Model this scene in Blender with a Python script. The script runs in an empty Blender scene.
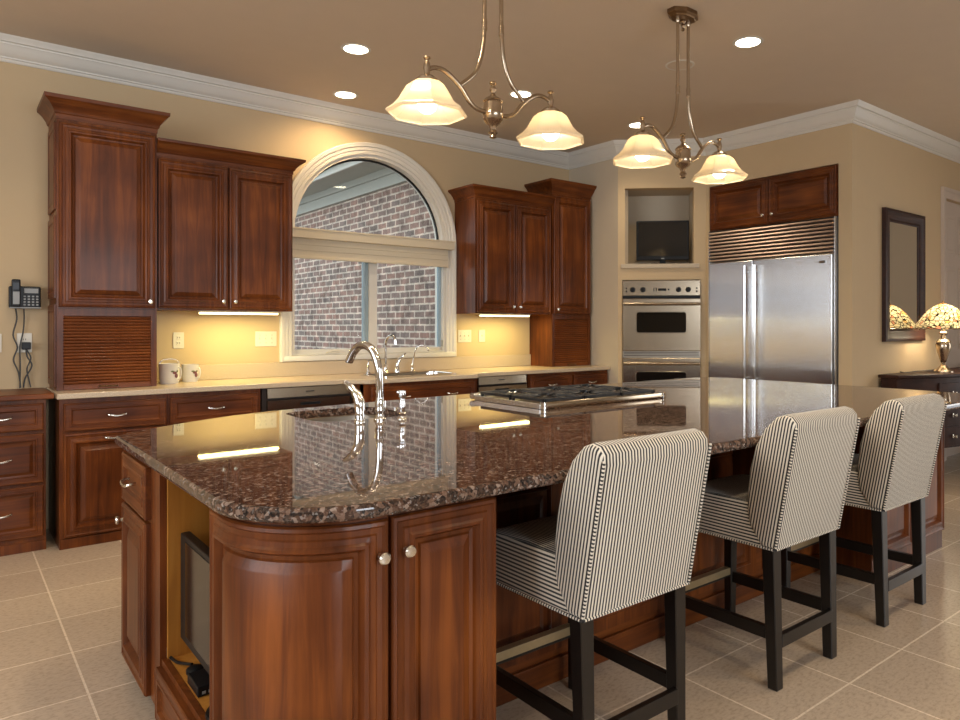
import bpy, bmesh, math, random
from mathutils import Vector, Matrix
C = bpy.context.scene.collection
SC = bpy.context.scene
PI = math.pi
random.seed(7)

# ---------------------------------------------------------------- camera, sky, daylight, exposure
cam_data = bpy.data.cameras.new('camera')
cam = bpy.data.objects.new('camera', cam_data); C.objects.link(cam)
cam.location = (0, 0, 1.33)
cam.rotation_euler = (PI / 2, 0, math.radians(49.713 - 90))
cam_data.sensor_width = 36.0
cam_data.lens = 713.73 / 960 * 36
cam_data.shift_x = -(550 - 480) / 960
cam_data.shift_y = -(360 - 327) / 960
cam_data.clip_start = 0.05
SC.camera = cam

world = bpy.data.worlds.new('sky'); SC.world = world; world.use_nodes = True
wn = world.node_tree.nodes; wl = world.node_tree.links
bg = wn['Background']
bg.inputs['Color'].default_value = (0.90, 0.95, 1.0, 1)
bg.inputs['Strength'].default_value = 2.4

def area(name, loc, rot, sx, sy, power, col, spread=180):
    l = bpy.data.lights.new(name, 'AREA'); l.shape = 'RECTANGLE'; l.size = sx; l.size_y = sy
    l.energy = power; l.color = col
    l.spread = math.radians(spread)
    o = bpy.data.objects.new(name, l); C.objects.link(o); o.location = loc; o.rotation_euler = rot
    return o
# daylight entering through the windows behind and beside the camera
DAY = (0.86, 0.93, 1.0)
area('daylight_left', (-3.45, 1.6, 2.05), (PI/2, 0, -PI/2), 3.6, 1.7, 130, DAY)
area('daylight_rear', (1.3, -4.85, 2.0), (math.radians(72), 0, 0), 3.8, 1.5, 80, DAY, 110)
area('daylight_hall', (9.75, -0.6, 1.5), (PI/2, 0, PI/2), 2.6, 2.2, 28, (1.0, 0.93, 0.84), 120)

vs = SC.view_settings
vs.view_transform = 'Standard'; vs.look = 'None'; vs.exposure = 0.0; vs.gamma = 1.0
vs.use_curve_mapping = False

# ---------------------------------------------------------------- materials
def newmat(name):
    m = bpy.data.materials.new(name); m.use_nodes = True
    nt = m.node_tree
    return m, nt, nt.nodes, nt.links, nt.nodes['Principled BSDF']

def flat(name, col, rough=0.5, metal=0.0, coat=0.0, emis=None, estr=0.0, spec=None, noise=0.0, nscale=60):
    m, nt, n, l, p = newmat(name)
    p.inputs['Base Color'].default_value = (*col, 1)
    p.inputs['Roughness'].default_value = rough
    p.inputs['Metallic'].default_value = metal
    p.inputs['Coat Weight'].default_value = coat
    p.inputs['Coat Roughness'].default_value = 0.08
    if spec is not None: p.inputs['Specular IOR Level'].default_value = spec
    if emis: 
        p.inputs['Emission Color'].default_value = (*emis, 1); p.inputs['Emission Strength'].default_value = estr
    if noise:
        tc = n.new('ShaderNodeTexCoord'); nz = n.new('ShaderNodeTexNoise'); nz.inputs['Scale'].default_value = nscale
        nz.inputs['Detail'].default_value = 4
        l.new(tc.outputs['Object'], nz.inputs['Vector'])
        mx = n.new('ShaderNodeMix'); mx.data_type = 'RGBA'
        mx.inputs[6].default_value = (*[c * (1 - noise) for c in col], 1)
        mx.inputs[7].default_value = (*[min(1, c * (1 + noise)) for c in col], 1)
        l.new(nz.outputs['Fac'], mx.inputs[0]); l.new(mx.outputs[2], p.inputs['Base Color'])
    return m

def ramp(n, stops):
    r = n.new('ShaderNodeValToRGB'); e = r.color_ramp.elements
    while len(e) < len(stops): e.new(0.5)
    for i, (pos, c) in enumerate(stops):
        e[i].position = pos; e[i].color = (*c, 1)
    return r

def wood(name, scale, dark, mid, light, rough=0.38, coat=0.06):
    m, nt, n, l, p = newmat(name)
    tc = n.new('ShaderNodeTexCoord'); mp = n.new('ShaderNodeMapping'); mp.inputs['Scale'].default_value = scale
    l.new(tc.outputs['Object'], mp.inputs['Vector'])
    nz = n.new('ShaderNodeTexNoise'); nz.inputs['Scale'].default_value = 1.0; nz.inputs['Detail'].default_value = 7
    nz.inputs['Roughness'].default_value = 0.62; nz.inputs['Distortion'].default_value = 0.7
    l.new(mp.outputs['Vector'], nz.inputs['Vector'])
    n2 = n.new('ShaderNodeTexNoise'); n2.inputs['Scale'].default_value = 3.0; n2.inputs['Detail'].default_value = 2
    l.new(tc.outputs['Object'], n2.inputs['Vector'])
    ad = n.new('ShaderNodeMath'); ad.operation = 'MULTIPLY_ADD'; ad.inputs[1].default_value = 0.45
    l.new(n2.outputs['Fac'], ad.inputs[0])
    ml = n.new('ShaderNodeMath'); ml.operation = 'MULTIPLY'; ml.inputs[1].default_value = 0.55
    l.new(nz.outputs['Fac'], ml.inputs[0]); l.new(ml.outputs[0], ad.inputs[2])
    r = ramp(n, [(0.32, dark), (0.5, mid), (0.68, light)])
    l.new(ad.outputs[0], r.inputs['Fac']); l.new(r.outputs['Color'], p.inputs['Base Color'])
    p.inputs['Roughness'].default_value = rough; p.inputs['Coat Weight'].default_value = coat; p.inputs['Specular IOR Level'].default_value = 0.24
    p.inputs['Coat Roughness'].default_value = 0.12
    return m

CH = ((0.046, 0.011, 0.0032), (0.118, 0.030, 0.0062), (0.235, 0.066, 0.012))
M = {}
M['wood'] = wood('cherry_wood', (26, 26, 1.6), *CH)
M['wood_h'] = wood('cherry_wood_across', (1.6, 26, 26), *CH)
M['wood_y'] = wood('cherry_wood_depth', (26, 1.6, 26), *CH)
M['niche_wood'] = wood('golden_wood_lit', (22, 22, 1.6), (0.30, 0.11, 0.018), (0.44, 0.18, 0.03), (0.55, 0.25, 0.05), 0.45, 0.05)  # golden lining wood, lightened so its colour carries the light inside the niche
M['dark_wood'] = wood('espresso_wood', (3, 20, 20), (0.018, 0.006, 0.003), (0.034, 0.011, 0.006), (0.055, 0.018, 0.008), 0.45, 0.0)
M['black_wood'] = flat('black_lacquered_wood', (0.007, 0.005, 0.004), 0.34, coat=0.08, noise=0.3, nscale=30)
M['toe'] = flat('dark_toe_kick', (0.02, 0.009, 0.005), 0.6)
M['wall'] = flat('beige_wall_paint', (0.575, 0.43, 0.258), 0.75, noise=0.02, nscale=8)
M['wall_plain'] = flat('pale_wall_paint', (0.56, 0.47, 0.35), 0.8, noise=0.02, nscale=8)
M['ceiling'] = flat('tan_ceiling_paint', (0.64, 0.535, 0.42), 0.85, noise=0.03, nscale=6)
M['trim'] = flat('white_trim_paint', (0.70, 0.665, 0.60), 0.4, noise=0.02, nscale=10)
M['trim_skylit'] = flat('sash_paint_sky_tint', (0.28, 0.36, 0.40), 0.5, noise=0.03)  # sky light on the outer reveal, put into the colour as grey blue
M['cream'] = flat('cream_shade_fabric', (0.60, 0.52, 0.39), 0.8, noise=0.04, nscale=80)
M['chrome'] = flat('polished_chrome', (0.80, 0.80, 0.80), 0.06, 1.0, noise=0.01)
M['nickel'] = flat('satin_nickel', (0.72, 0.68, 0.60), 0.22, 1.0, noise=0.03)
M['bronze'] = flat('antique_brass', (0.52, 0.42, 0.31), 0.24, 1.0, noise=0.12, nscale=25)
M['canopy'] = flat('dark_bronze', (0.20, 0.12, 0.06), 0.35, 0.9, noise=0.12, nscale=25)
M['black'] = flat('black_plastic', (0.008, 0.008, 0.009), 0.4, spec=0.25, noise=0.1)
M['iron'] = flat('cast_iron', (0.025, 0.027, 0.032), 0.38, 0.3, noise=0.2, nscale=120)
M['screen'] = flat('black_screen', (0.010, 0.009, 0.008), 0.12, noise=0.05)
M['darkglass'] = flat('dark_oven_glass', (0.008, 0.007, 0.006), 0.05, noise=0.05)
M['grey'] = flat('grey_plastic', (0.30, 0.30, 0.29), 0.4, noise=0.05)
M['white_plastic'] = flat('ivory_plastic', (0.72, 0.66, 0.55), 0.35, noise=0.02)
M['ceramic'] = flat('white_glazed_ceramic', (0.74, 0.72, 0.68), 0.15, coat=0.4, noise=0.02)
M['flower'] = flat('painted_flower', (0.16, 0.05, 0.06), 0.3, noise=0.3)
M['leaf_paint'] = flat('painted_leaf', (0.12, 0.13, 0.05), 0.3, noise=0.3)
M['cable'] = flat('grey_cable', (0.055, 0.05, 0.045), 0.5, noise=0.1)
M['brass_plate'] = flat('worn_brass_plate', (0.42, 0.32, 0.18), 0.42, 0.75, noise=0.12)
M['mirror'] = flat('mirror_glass', (0.86, 0.86, 0.84), 0.02, 1.0, noise=0.004)
M['door_paint'] = flat('off_white_door_paint', (0.58, 0.48, 0.40), 0.45, noise=0.02)
M['bulb'] = flat('lit_bulb', (1, 1, 1), 0.5, emis=(1.0, 0.90, 0.72), estr=24, noise=0.001)
M['can'] = flat('lit_downlight_lens', (1, 1, 1), 0.5, emis=(1.0, 0.88, 0.66), estr=14, noise=0.001)
M['strip'] = flat('lit_strip_lens', (1, 1, 1), 0.5, emis=(1.0, 0.80, 0.36), estr=7, noise=0.001)
M['soffit'] = flat('grey_soffit_paint', (0.42, 0.43, 0.40), 0.7, noise=0.06, nscale=4)
M['gutter'] = flat('pale_gutter_paint', (0.62, 0.63, 0.60), 0.6, noise=0.05, nscale=4)
M['ground'] = flat('mulch_ground', (0.10, 0.08, 0.06), 0.9, noise=0.4, nscale=20)
M['leaf'] = flat('green_leaf', (0.06, 0.10, 0.03), 0.5, noise=0.4, nscale=12)

def steel(name, col=(0.60, 0.59, 0.57), rough=0.2, an=0.75, rot=0.0):
    m, nt, n, l, p = newmat(name)
    p.inputs['Metallic'].default_value = 1.0
    p.inputs['Anisotropic'].default_value = an
    p.inputs['Anisotropic Rotation'].default_value = rot
    tg = n.new('ShaderNodeTangent'); tg.direction_type = 'RADIAL'; tg.axis = 'Z'
    l.new(tg.outputs['Tangent'], p.inputs['Tangent'])
    tc = n.new('ShaderNodeTexCoord'); mp = n.new('ShaderNodeMapping'); mp.inputs['Scale'].default_value = (220, 220, 2)
    nz = n.new('ShaderNodeTexNoise'); nz.inputs['Scale'].default_value = 1.0
    l.new(tc.outputs['Object'], mp.inputs['Vector']); l.new(mp.outputs['Vector'], nz.inputs['Vector'])
    mr = n.new('ShaderNodeMapRange'); mr.inputs['To Min'].default_value = rough * 0.85; mr.inputs['To Max'].default_value = rough * 1.15
    l.new(nz.outputs['Fac'], mr.inputs['Value']); l.new(mr.outputs['Result'], p.inputs['Roughness'])
    p.inputs['Base Color'].default_value = (*col, 1)
    return m
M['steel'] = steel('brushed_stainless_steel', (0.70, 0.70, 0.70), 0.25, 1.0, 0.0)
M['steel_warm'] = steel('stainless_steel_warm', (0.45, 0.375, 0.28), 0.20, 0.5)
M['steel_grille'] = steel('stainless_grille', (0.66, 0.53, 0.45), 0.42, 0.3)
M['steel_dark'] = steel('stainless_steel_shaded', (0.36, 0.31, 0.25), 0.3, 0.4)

def granite():
    m, nt, n, l, p = newmat('brown_granite')
    tc = n.new('ShaderNodeTexCoord')
    v1 = n.new('ShaderNodeTexVoronoi'); v1.inputs['Scale'].default_value = 100
    v2 = n.new('ShaderNodeTexVoronoi'); v2.inputs['Scale'].default_value = 210
    nz = n.new('ShaderNodeTexNoise'); nz.inputs['Scale'].default_value = 45; nz.inputs['Detail'].default_value = 5
    dist = n.new('ShaderNodeMix'); dist.data_type = 'VECTOR'; dist.inputs[0].default_value = 0.012
    l.new(tc.outputs['Object'], dist.inputs[4]); l.new(nz.outputs['Color'], dist.inputs[5])
    l.new(tc.outputs['Object'], nz.inputs['Vector'])
    for v in (v1, v2): l.new(dist.outputs[1], v.inputs['Vector'])
    s1 = n.new('ShaderNodeSeparateColor'); l.new(v1.outputs['Color'], s1.inputs['Color'])
    r1 = ramp(n, [(0.0, (0.012, 0.010, 0.010)), (0.26, (0.020, 0.015, 0.013)), (0.48, (0.055, 0.027, 0.017)), (0.68, (0.125, 0.060, 0.036)), (0.87, (0.25, 0.15, 0.105)), (1.0, (0.44, 0.34, 0.28))])
    l.new(s1.outputs['Red'], r1.inputs['Fac'])
    s2 = n.new('ShaderNodeSeparateColor'); l.new(v2.outputs['Color'], s2.inputs['Color'])
    r2 = ramp(n, [(0.0, (0.010, 0.009, 0.010)), (0.5, (0.055, 0.029, 0.020)), (0.9, (0.15, 0.10, 0.075)), (1.0, (0.40, 0.38, 0.37))])
    l.new(s2.outputs['Green'], r2.inputs['Fac'])
    mx = n.new('ShaderNodeMix'); mx.data_type = 'RGBA'; mx.inputs[0].default_value = 0.45
    l.new(r1.outputs['Color'], mx.inputs[6]); l.new(r2.outputs['Color'], mx.inputs[7])
    l.new(mx.outputs[2], p.inputs['Base Color'])
    p.inputs['Roughness'].default_value = 0.025
    p.inputs['IOR'].default_value = 1.52
    return m
M['granite'] = granite()

def beige_stone():
    m, nt, n, l, p = newmat('beige_solid_counter')
    tc = n.new('ShaderNodeTexCoord'); nz = n.new('ShaderNodeTexNoise'); nz.inputs['Scale'].default_value = 180; nz.inputs['Detail'].default_value = 3
    l.new(tc.outputs['Object'], nz.inputs['Vector'])
    r = ramp(n, [(0.3, (0.48, 0.37, 0.25)), (0.55, (0.60, 0.48, 0.34)), (0.75, (0.68, 0.56, 0.42))])
    l.new(nz.outputs['Fac'], r.inputs['Fac']); l.new(r.outputs['Color'], p.inputs['Base Color'])
    p.inputs['Roughness'].default_value = 0.22
    return m
M['beige_stone'] = beige_stone()

def tiles():
    m, nt, n, l, p = newmat('beige_floor_tile')
    tc = n.new('ShaderNodeTexCoord'); mp = n.new('ShaderNodeMapping')
    mp.inputs['Location'].default_value = (-2.574, -1.309, 0)
    l.new(tc.outputs['Object'], mp.inputs['Vector'])
    b = n.new('ShaderNodeTexBrick'); b.offset = 0.0; b.squash = 1.0
    b.inputs['Scale'].default_value = 1.0; b.inputs['Brick Width'].default_value = 0.4355; b.inputs['Row Height'].default_value = 0.4355
    b.inputs['Mortar Size'].default_value = 0.0042; b.inputs['Mortar Smooth'].default_value = 0.15; b.inputs['Bias'].default_value = 0.0
    b.inputs['Color1'].default_value = (0.50, 0.395, 0.295, 1); b.inputs['Color2'].default_value = (0.56, 0.445, 0.335, 1)
    b.inputs['Mortar'].default_value = (0.80, 0.67, 0.52, 1)
    l.new(mp.outputs['Vector'], b.inputs['Vector'])
    m2 = n.new('ShaderNodeMapping'); m2.inputs['Scale'].default_value = (14, 26, 4)
    l.new(tc.outputs['Object'], m2.inputs['Vector'])
    nz = n.new('ShaderNodeTexNoise'); nz.inputs['Scale'].default_value = 3.2; nz.inputs['Detail'].default_value = 8; nz.inputs['Roughness'].default_value = 0.65
    l.new(m2.outputs['Vector'], nz.inputs['Vector'])
    r = ramp(n, [(0.3, (0.72, 0.70, 0.68)), (0.5, (1, 1, 1)), (0.75, (1.12, 1.1, 1.08))])
    l.new(nz.outputs['Fac'], r.inputs['Fac'])
    mx = n.new('ShaderNodeMix'); mx.data_type = 'RGBA'; mx.blend_type = 'MULTIPLY'; mx.inputs[0].default_value = 1.0
    l.new(b.outputs['Color'], mx.inputs[6]); l.new(r.outputs['Color'], mx.inputs[7])
    l.new(mx.outputs[2], p.inputs['Base Color'])
    p.inputs['Roughness'].default_value = 0.27
    bp = n.new('ShaderNodeBump'); bp.inputs['Strength'].default_value = 0.25; bp.inputs['Distance'].default_value = 0.002; bp.invert = True
    l.new(b.outputs['Fac'], bp.inputs['Height']); l.new(bp.outputs['Normal'], p.inputs['Normal'])
    return m
M['tiles'] = tiles()

def bricks():
    m, nt, n, l, p = newmat('mottled_brick')
    tc = n.new('ShaderNodeTexCoord'); sp = n.new('ShaderNodeSeparateXYZ'); cb = n.new('ShaderNodeCombineXYZ')
    l.new(tc.outputs['Object'], sp.inputs['Vector'])
    l.new(sp.outputs['Y'], cb.inputs['X']); l.new(sp.outputs['Z'], cb.inputs['Y'])
    nv = n.new('ShaderNodeTexNoise'); nv.inputs['Scale'].default_value = 14; nv.inputs['Detail'].default_value = 3
    l.new(tc.outputs['Object'], nv.inputs['Vector'])
    mv = n.new('ShaderNodeMix'); mv.data_type = 'VECTOR'; mv.inputs[0].default_value = 0.014
    l.new(cb.outputs['Vector'], mv.inputs[4]); l.new(nv.outputs['Color'], mv.inputs[5])
    b = n.new('ShaderNodeTexBrick'); b.inputs['Scale'].default_value = 1.0
    b.inputs['Brick Width'].default_value = 0.215; b.inputs['Row Height'].default_value = 0.0745
    b.inputs['Mortar Size'].default_value = 0.011; b.inputs['Mortar Smooth'].default_value = 0.3
    b.inputs['Color1'].default_value = (0.30, 0.175, 0.145, 1); b.inputs['Color2'].default_value = (0.19, 0.15, 0.14, 1)
    b.inputs['Mortar'].default_value = (0.58, 0.50, 0.43, 1)
    l.new(mv.outputs[1], b.inputs['Vector'])
    nz = n.new('ShaderNodeTexNoise'); nz.inputs['Scale'].default_value = 9; nz.inputs['Detail'].default_value = 5
    l.new(tc.outputs['Object'], nz.inputs['Vector'])
    r = ramp(n, [(0.3, (0.55, 0.52, 0.52)), (0.5, (1, 1, 1)), (0.72, (1.5, 1.4, 1.35))])
    l.new(nz.outputs['Fac'], r.inputs['Fac'])
    mx = n.new('ShaderNodeMix'); mx.data_type = 'RGBA'; mx.blend_type = 'MULTIPLY'; mx.inputs[0].default_value = 1.0
    l.new(b.outputs['Color'], mx.inputs[6]); l.new(r.outputs['Color'], mx.inputs[7])
    l.new(mx.outputs[2], p.inputs['Base Color']); p.inputs['Roughness'].default_value = 0.85
    return m
M['bricks'] = bricks()

def stripes(name, pitch, uvx=True):
    m, nt, n, l, p = newmat(name)
    uv = n.new('ShaderNodeUVMap'); uv.uv_map = 'stripe'
    sp = n.new('ShaderNodeSeparateXYZ'); l.new(uv.outputs['UV'], sp.inputs['Vector'])
    dv = n.new('ShaderNodeMath'); dv.operation = 'DIVIDE'; dv.inputs[1].default_value = pitch
    l.new(sp.outputs['X'], dv.inputs[0])
    fr = n.new('ShaderNodeMath'); fr.operation = 'FRACT'; l.new(dv.outputs[0], fr.inputs[0])
    r = ramp(n, [(0.0, (0.022, 0.021, 0.022)), (0.42, (0.022, 0.021, 0.022)), (0.5, (0.74, 0.67, 0.56)), (0.94, (0.74, 0.67, 0.56)), (1.0, (0.022, 0.021, 0.022))])
    l.new(fr.outputs[0], r.inputs['Fac']); l.new(r.outputs['Color'], p.inputs['Base Color'])
    p.inputs['Roughness'].default_value = 0.85; p.inputs['Sheen Weight'].default_value = 0.2
    return m
M['fabric'] = stripes('ticking_stripe_fabric', 0.0122)
M['piping'] = stripes('striped_piping', 0.0112)

def tambour_rough():
    return wood('cherry_slats', (1.6, 26, 40), (0.09, 0.024, 0.007), (0.17, 0.045, 0.010), (0.26, 0.075, 0.015))
M['slats'] = tambour_rough()

def glass_pane():
    m = bpy.data.materials.new('window_glass'); m.use_nodes = True
    n = m.node_tree.nodes; l = m.node_tree.links; n.clear()
    o = n.new('ShaderNodeOutputMaterial'); t = n.new('ShaderNodeBsdfTransparent'); t.inputs['Color'].default_value = (0.93, 0.96, 0.95, 1)
    g = n.new('ShaderNodeBsdfGlossy'); g.inputs['Roughness'].default_value = 0.0
    fr = n.new('ShaderNodeFresnel'); fr.inputs['IOR'].default_value = 1.5
    mx = n.new('ShaderNodeMixShader'); l.new(fr.outputs[0], mx.inputs[0]); l.new(t.outputs[0], mx.inputs[1]); l.new(g.outputs[0], mx.inputs[2])
    l.new(mx.outputs[0], o.inputs['Surface'])
    return m
M['glass'] = glass_pane()

def shade_glass(name, tint, trans=0.55):
    m = bpy.data.materials.new(name); m.use_nodes = True
    n = m.node_tree.nodes; l = m.node_tree.links; n.clear()
    o = n.new('ShaderNodeOutputMaterial')
    d = n.new('ShaderNodeBsdfDiffuse'); d.inputs['Color'].default_value = (*tint, 1)
    t = n.new('ShaderNodeBsdfTranslucent'); t.inputs['Color'].default_value = (*tint, 1)
    mx = n.new('ShaderNodeMixShader'); mx.inputs[0].default_value = trans
    l.new(d.outputs[0], mx.inputs[1]); l.new(t.outputs[0], mx.inputs[2])
    g = n.new('ShaderNodeBsdfGlossy'); g.inputs['Roughness'].default_value = 0.15
    m2 = n.new('ShaderNodeMixShader'); m2.inputs[0].default_value = 0.06
    l.new(mx.outputs[0], m2.inputs[1]); l.new(g.outputs[0], m2.inputs[2]); l.new(m2.outputs[0], o.inputs['Surface'])
    return m, n, l, d, t
M['shade'] = shade_glass('frosted_shade_glass', (0.92, 0.82, 0.64), 0.48)[0]
def tiffany():
    m, n, l, d, t = shade_glass('stained_glass', (0.8, 0.7, 0.5), 0.7)
    tc = n.new('ShaderNodeTexCoord')
    v = n.new('ShaderNodeTexVoronoi'); v.inputs['Scale'].default_value = 30; v.feature = 'F1'
    e = n.new('ShaderNodeTexVoronoi'); e.inputs['Scale'].default_value = 30; e.feature = 'DISTANCE_TO_EDGE'
    for q in (v, e): l.new(tc.outputs['Object'], q.inputs['Vector'])
    s = n.new('ShaderNodeSeparateColor'); l.new(v.outputs['Color'], s.inputs['Color'])
    r = ramp(n, [(0.0, (0.85, 0.80, 0.62)), (0.45, (0.88, 0.80, 0.58)), (0.72, (0.85, 0.62, 0.28)), (0.80, (0.62, 0.66, 0.42)), (0.87, (0.78, 0.42, 0.28)), (0.92, (0.9, 0.85, 0.7))])
    r.color_ramp.interpolation = 'CONSTANT'; l.new(s.outputs['Red'], r.inputs['Fac'])
    r2 = ramp(n, [(0.0, (0.03, 0.02, 0.015)), (0.05, (0.03, 0.02, 0.015)), (0.07, (1, 1, 1))]); l.new(e.outputs['Distance'], r2.inputs['Fac'])
    mx = n.new('ShaderNodeMix'); mx.data_type = 'RGBA'; mx.blend_type = 'MULTIPLY'; mx.inputs[0].default_value = 1
    l.new(r.outputs['Color'], mx.inputs[6]); l.new(r2.outputs['Color'], mx.inputs[7])
    l.new(mx.outputs[2], d.inputs['Color']); l.new(mx.outputs[2], t.inputs['Color'])
    return m
M['tiffany'] = tiffany()

# ---------------------------------------------------------------- mesh helpers
def nb(): return bmesh.new()

def box(b, x0, x1, y0, y1, z0, z1, bev=0.0, seg=2):
    t = bmesh.new() if bev else b
    vs_ = [t.verts.new((x, y, z)) for x in (x0, x1) for y in (y0, y1) for z in (z0, z1)]
    for f in ((0, 1, 3, 2), (4, 6, 7, 5), (0, 4, 5, 1), (2, 3, 7, 6), (0, 2, 6, 4), (1, 5, 7, 3)):
        t.faces.new([vs_[i] for i in f])
    if bev:
        bmesh.ops.recalc_face_normals(t, faces=t.faces)
        bmesh.ops.bevel(t, geom=list(t.edges), offset=bev, segments=seg, profile=0.5, affect='EDGES')
        join(b, t)
    return b

def join(b, t, mat=None):
    me = bpy.data.meshes.new('tmp')
    if mat is not None: bmesh.ops.transform(t, matrix=mat, verts=t.verts)
    t.to_mesh(me); t.free(); b.from_mesh(me); bpy.data.meshes.remove(me)

def prism(b, pts, z0, z1, bev=0.0, seg=2, axis='z'):
    """polygon pts extruded; axis z: pts=(x,y); axis x: pts=(y,z); axis y: pts=(x,z)"""
    t = bmesh.new()
    def co(p, h):
        return (p[0], p[1], h) if axis == 'z' else ((h, p[0], p[1]) if axis == 'x' else (p[0], h, p[1]))
    lo = [t.verts.new(co(p, z0)) for p in pts]; hi = [t.verts.new(co(p, z1)) for p in pts]
    n = len(pts)
    caps = [t.faces.new(lo), t.faces.new(hi)]
    for i in range(n):
        t.faces.new([lo[i], lo[(i + 1) % n], hi[(i + 1) % n], hi[i]])
    bmesh.ops.recalc_face_normals(t, faces=t.faces)
    if bev:
        ed = set()
        for f in caps: ed.update(f.edges)
        bmesh.ops.bevel(t, geom=list(ed), offset=bev, segments=seg, profile=0.5, affect='EDGES')
    join(b, t)

def lathe(b, prof, c=(0, 0, 0), segs=24, axis='z', mat=None, phase=0.0):
    t = bmesh.new(); rings = []
    for r, z in prof:
        if r < 1e-6: rings.append([t.verts.new((0, 0, z))])
        else: rings.append([t.verts.new((r * math.cos(phase + 2 * PI * k / segs), r * math.sin(phase + 2 * PI * k / segs), z)) for k in range(segs)])
    for a, d in zip(rings[:-1], rings[1:]):
        if len(a) == 1 and len(d) == 1: continue
        for k in range(segs):
            k2 = (k + 1) % segs
            if len(a) == 1: t.faces.new([a[0], d[k], d[k2]])
            elif len(d) == 1: t.faces.new([a[k], a[k2], d[0]])
            else: t.faces.new([a[k], a[k2], d[k2], d[k]])
    if len(rings[0]) > 1: t.faces.new(rings[0])
    if len(rings[-1]) > 1: t.faces.new(rings[-1])
    bmesh.ops.recalc_face_normals(t, faces=t.faces)
    R = Matrix.Identity(4)
    if axis == 'y-': R = Matrix.Rotation(PI / 2, 4, 'X')       # +z -> -y
    if axis == 'y': R = Matrix.Rotation(-PI / 2, 4, 'X')       # +z -> +y
    if axis == 'x': R = Matrix.Rotation(PI / 2, 4, 'Y')
    if axis == 'x-': R = Matrix.Rotation(-PI / 2, 4, 'Y')
    if mat is not None: R = mat @ R
    join(b, t, Matrix.Translation(Vector(c)) @ R)

def shell(b, prof, c, segs, thick, phase=0.0):
    """open thin-walled bell: prof is (r,z) outer, top to rim"""
    inner = [(max(r - thick, 0.002), z - thick * 0.25) for r, z in prof][::-1]
    t = bmesh.new(); pr = prof + inner; rings = []
    for r, z in pr:
        rings.append([t.verts.new((r * math.cos(phase + 2 * PI * k / segs), r * math.sin(phase + 2 * PI * k / segs), z)) for k in range(segs)])
    m = len(rings)
    for i in range(m):
        a, d = rings[i], rings[(i + 1) % m]
        for k in range(segs):
            k2 = (k + 1) % segs; t.faces.new([a[k], a[k2], d[k2], d[k]])
    bmesh.ops.recalc_face_normals(t, faces=t.faces)
    join(b, t, Matrix.Translation(Vector(c)))

def smooth_path(pts, n=6):
    P = [Vector(p) for p in pts]; out = []
    for i in range(len(P) - 1):
        p0 = P[max(i - 1, 0)]; p1 = P[i]; p2 = P[i + 1]; p3 = P[min(i + 2, len(P) - 1)]
        for k in range(n):
            t = k / n
            out.append(0.5 * ((2 * p1) + (p2 - p0) * t + (2 * p0 - 5 * p1 + 4 * p2 - p3) * t * t + (3 * p1 - p0 - 3 * p2 + p3) * t ** 3))
    out.append(P[-1]); return out

def tube(b, pts, r, segs=10, uvl=False, closed=False):
    P = [Vector(p) for p in pts]; n = len(P)
    rr = r if isinstance(r, (list, tuple)) else [r] * n
    t = bmesh.new(); rings = []
    tang = []
    for i in range(n):
        a = P[i - 1] if (i > 0 or closed) else P[i]; d = P[(i + 1) % n] if (i < n - 1 or closed) else P[i]
        tang.append((d - a).normalized())
    up = Vector((0, 0, 1)) if abs(tang[0].z) < 0.9 else Vector((1, 0, 0))
    nrm = (up - tang[0] * up.dot(tang[0])).normalized()
    for i in range(n):
        nrm = (nrm - tang[i] * nrm.dot(tang[i])).normalized(); bn = tang[i].cross(nrm)
        rings.append([t.verts.new(P[i] + (nrm * math.cos(2 * PI * k / segs) + bn * math.sin(2 * PI * k / segs)) * rr[i]) for k in range(segs)])
    m = n if closed else n - 1
    for i in range(m):
        a, d = rings[i], rings[(i + 1) % n]
        for k in range(segs):
            k2 = (k + 1) % segs; t.faces.new([a[k], a[k2], d[k2], d[k]])
    if not closed:
        t.faces.new(rings[0]); t.faces.new(rings[-1])
    bmesh.ops.recalc_face_normals(t, faces=t.faces)
    if uvl:
        lay = t.loops.layers.uv.new('stripe'); L = [0.0]
        for i in range(1, n + 1): L.append(L[-1] + (P[i % n] - P[i - 1]).length)
        idx = {}
        for i, rg in enumerate(rings):
            for v in rg: idx[v] = i
        for f in t.faces:
            for lp in f.loops: lp[lay].uv = (L[idx[lp.vert]], 0)
    join(b, t)

RAISED = [(0, 0), (0, 0.015), (0.004, 0.021), (0.012, 0.0225), (0.017, 0.0175), (0.030, 0.0165), (0.034, 0.0205), (0.046, 0.0215), (0.052, 0.0265), (0.060, 0.026), (0.066, 0.016), (0.071, 0.006), (0.081, 0.004), (0.085, 0.010), (0.106, 0.0185), (0.110, 0.0205)]
DRAWER = [(0, 0), (0, 0.017), (0.003, 0.0205), (0.008, 0.022), (0.012, 0.0195), (0.030, 0.0195), (0.032, 0.0225), (0.038, 0.0225), (0.042, 0.012), (0.048, 0.0105)]
DRAWER2 = DRAWER[:-1] + [(0.052, 0.0105), (0.066, 0.0165), (0.070, 0.018)]

def panel(b, x0, x1, z0, z1, y, prof=RAISED, k=1.0):
    """raised panel facing -Y on plane y"""
    t = bmesh.new(); rings = []
    for ins, d in prof:
        i = ins * k
        rings.append([t.verts.new(c) for c in ((x0 + i, y - d, z0 + i), (x1 - i, y - d, z0 + i), (x1 - i, y - d, z1 - i), (x0 + i, y - d, z1 - i))])
    for a, d in zip(rings[:-1], rings[1:]):
        for q in range(4):
            t.faces.new([a[q], a[(q + 1) % 4], d[(q + 1) % 4], d[q]])
    t.faces.new(rings[-1]); t.faces.new(rings[0][::-1])
    bmesh.ops.recalc_face_normals(t, faces=t.faces)
    join(b, t)

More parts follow.
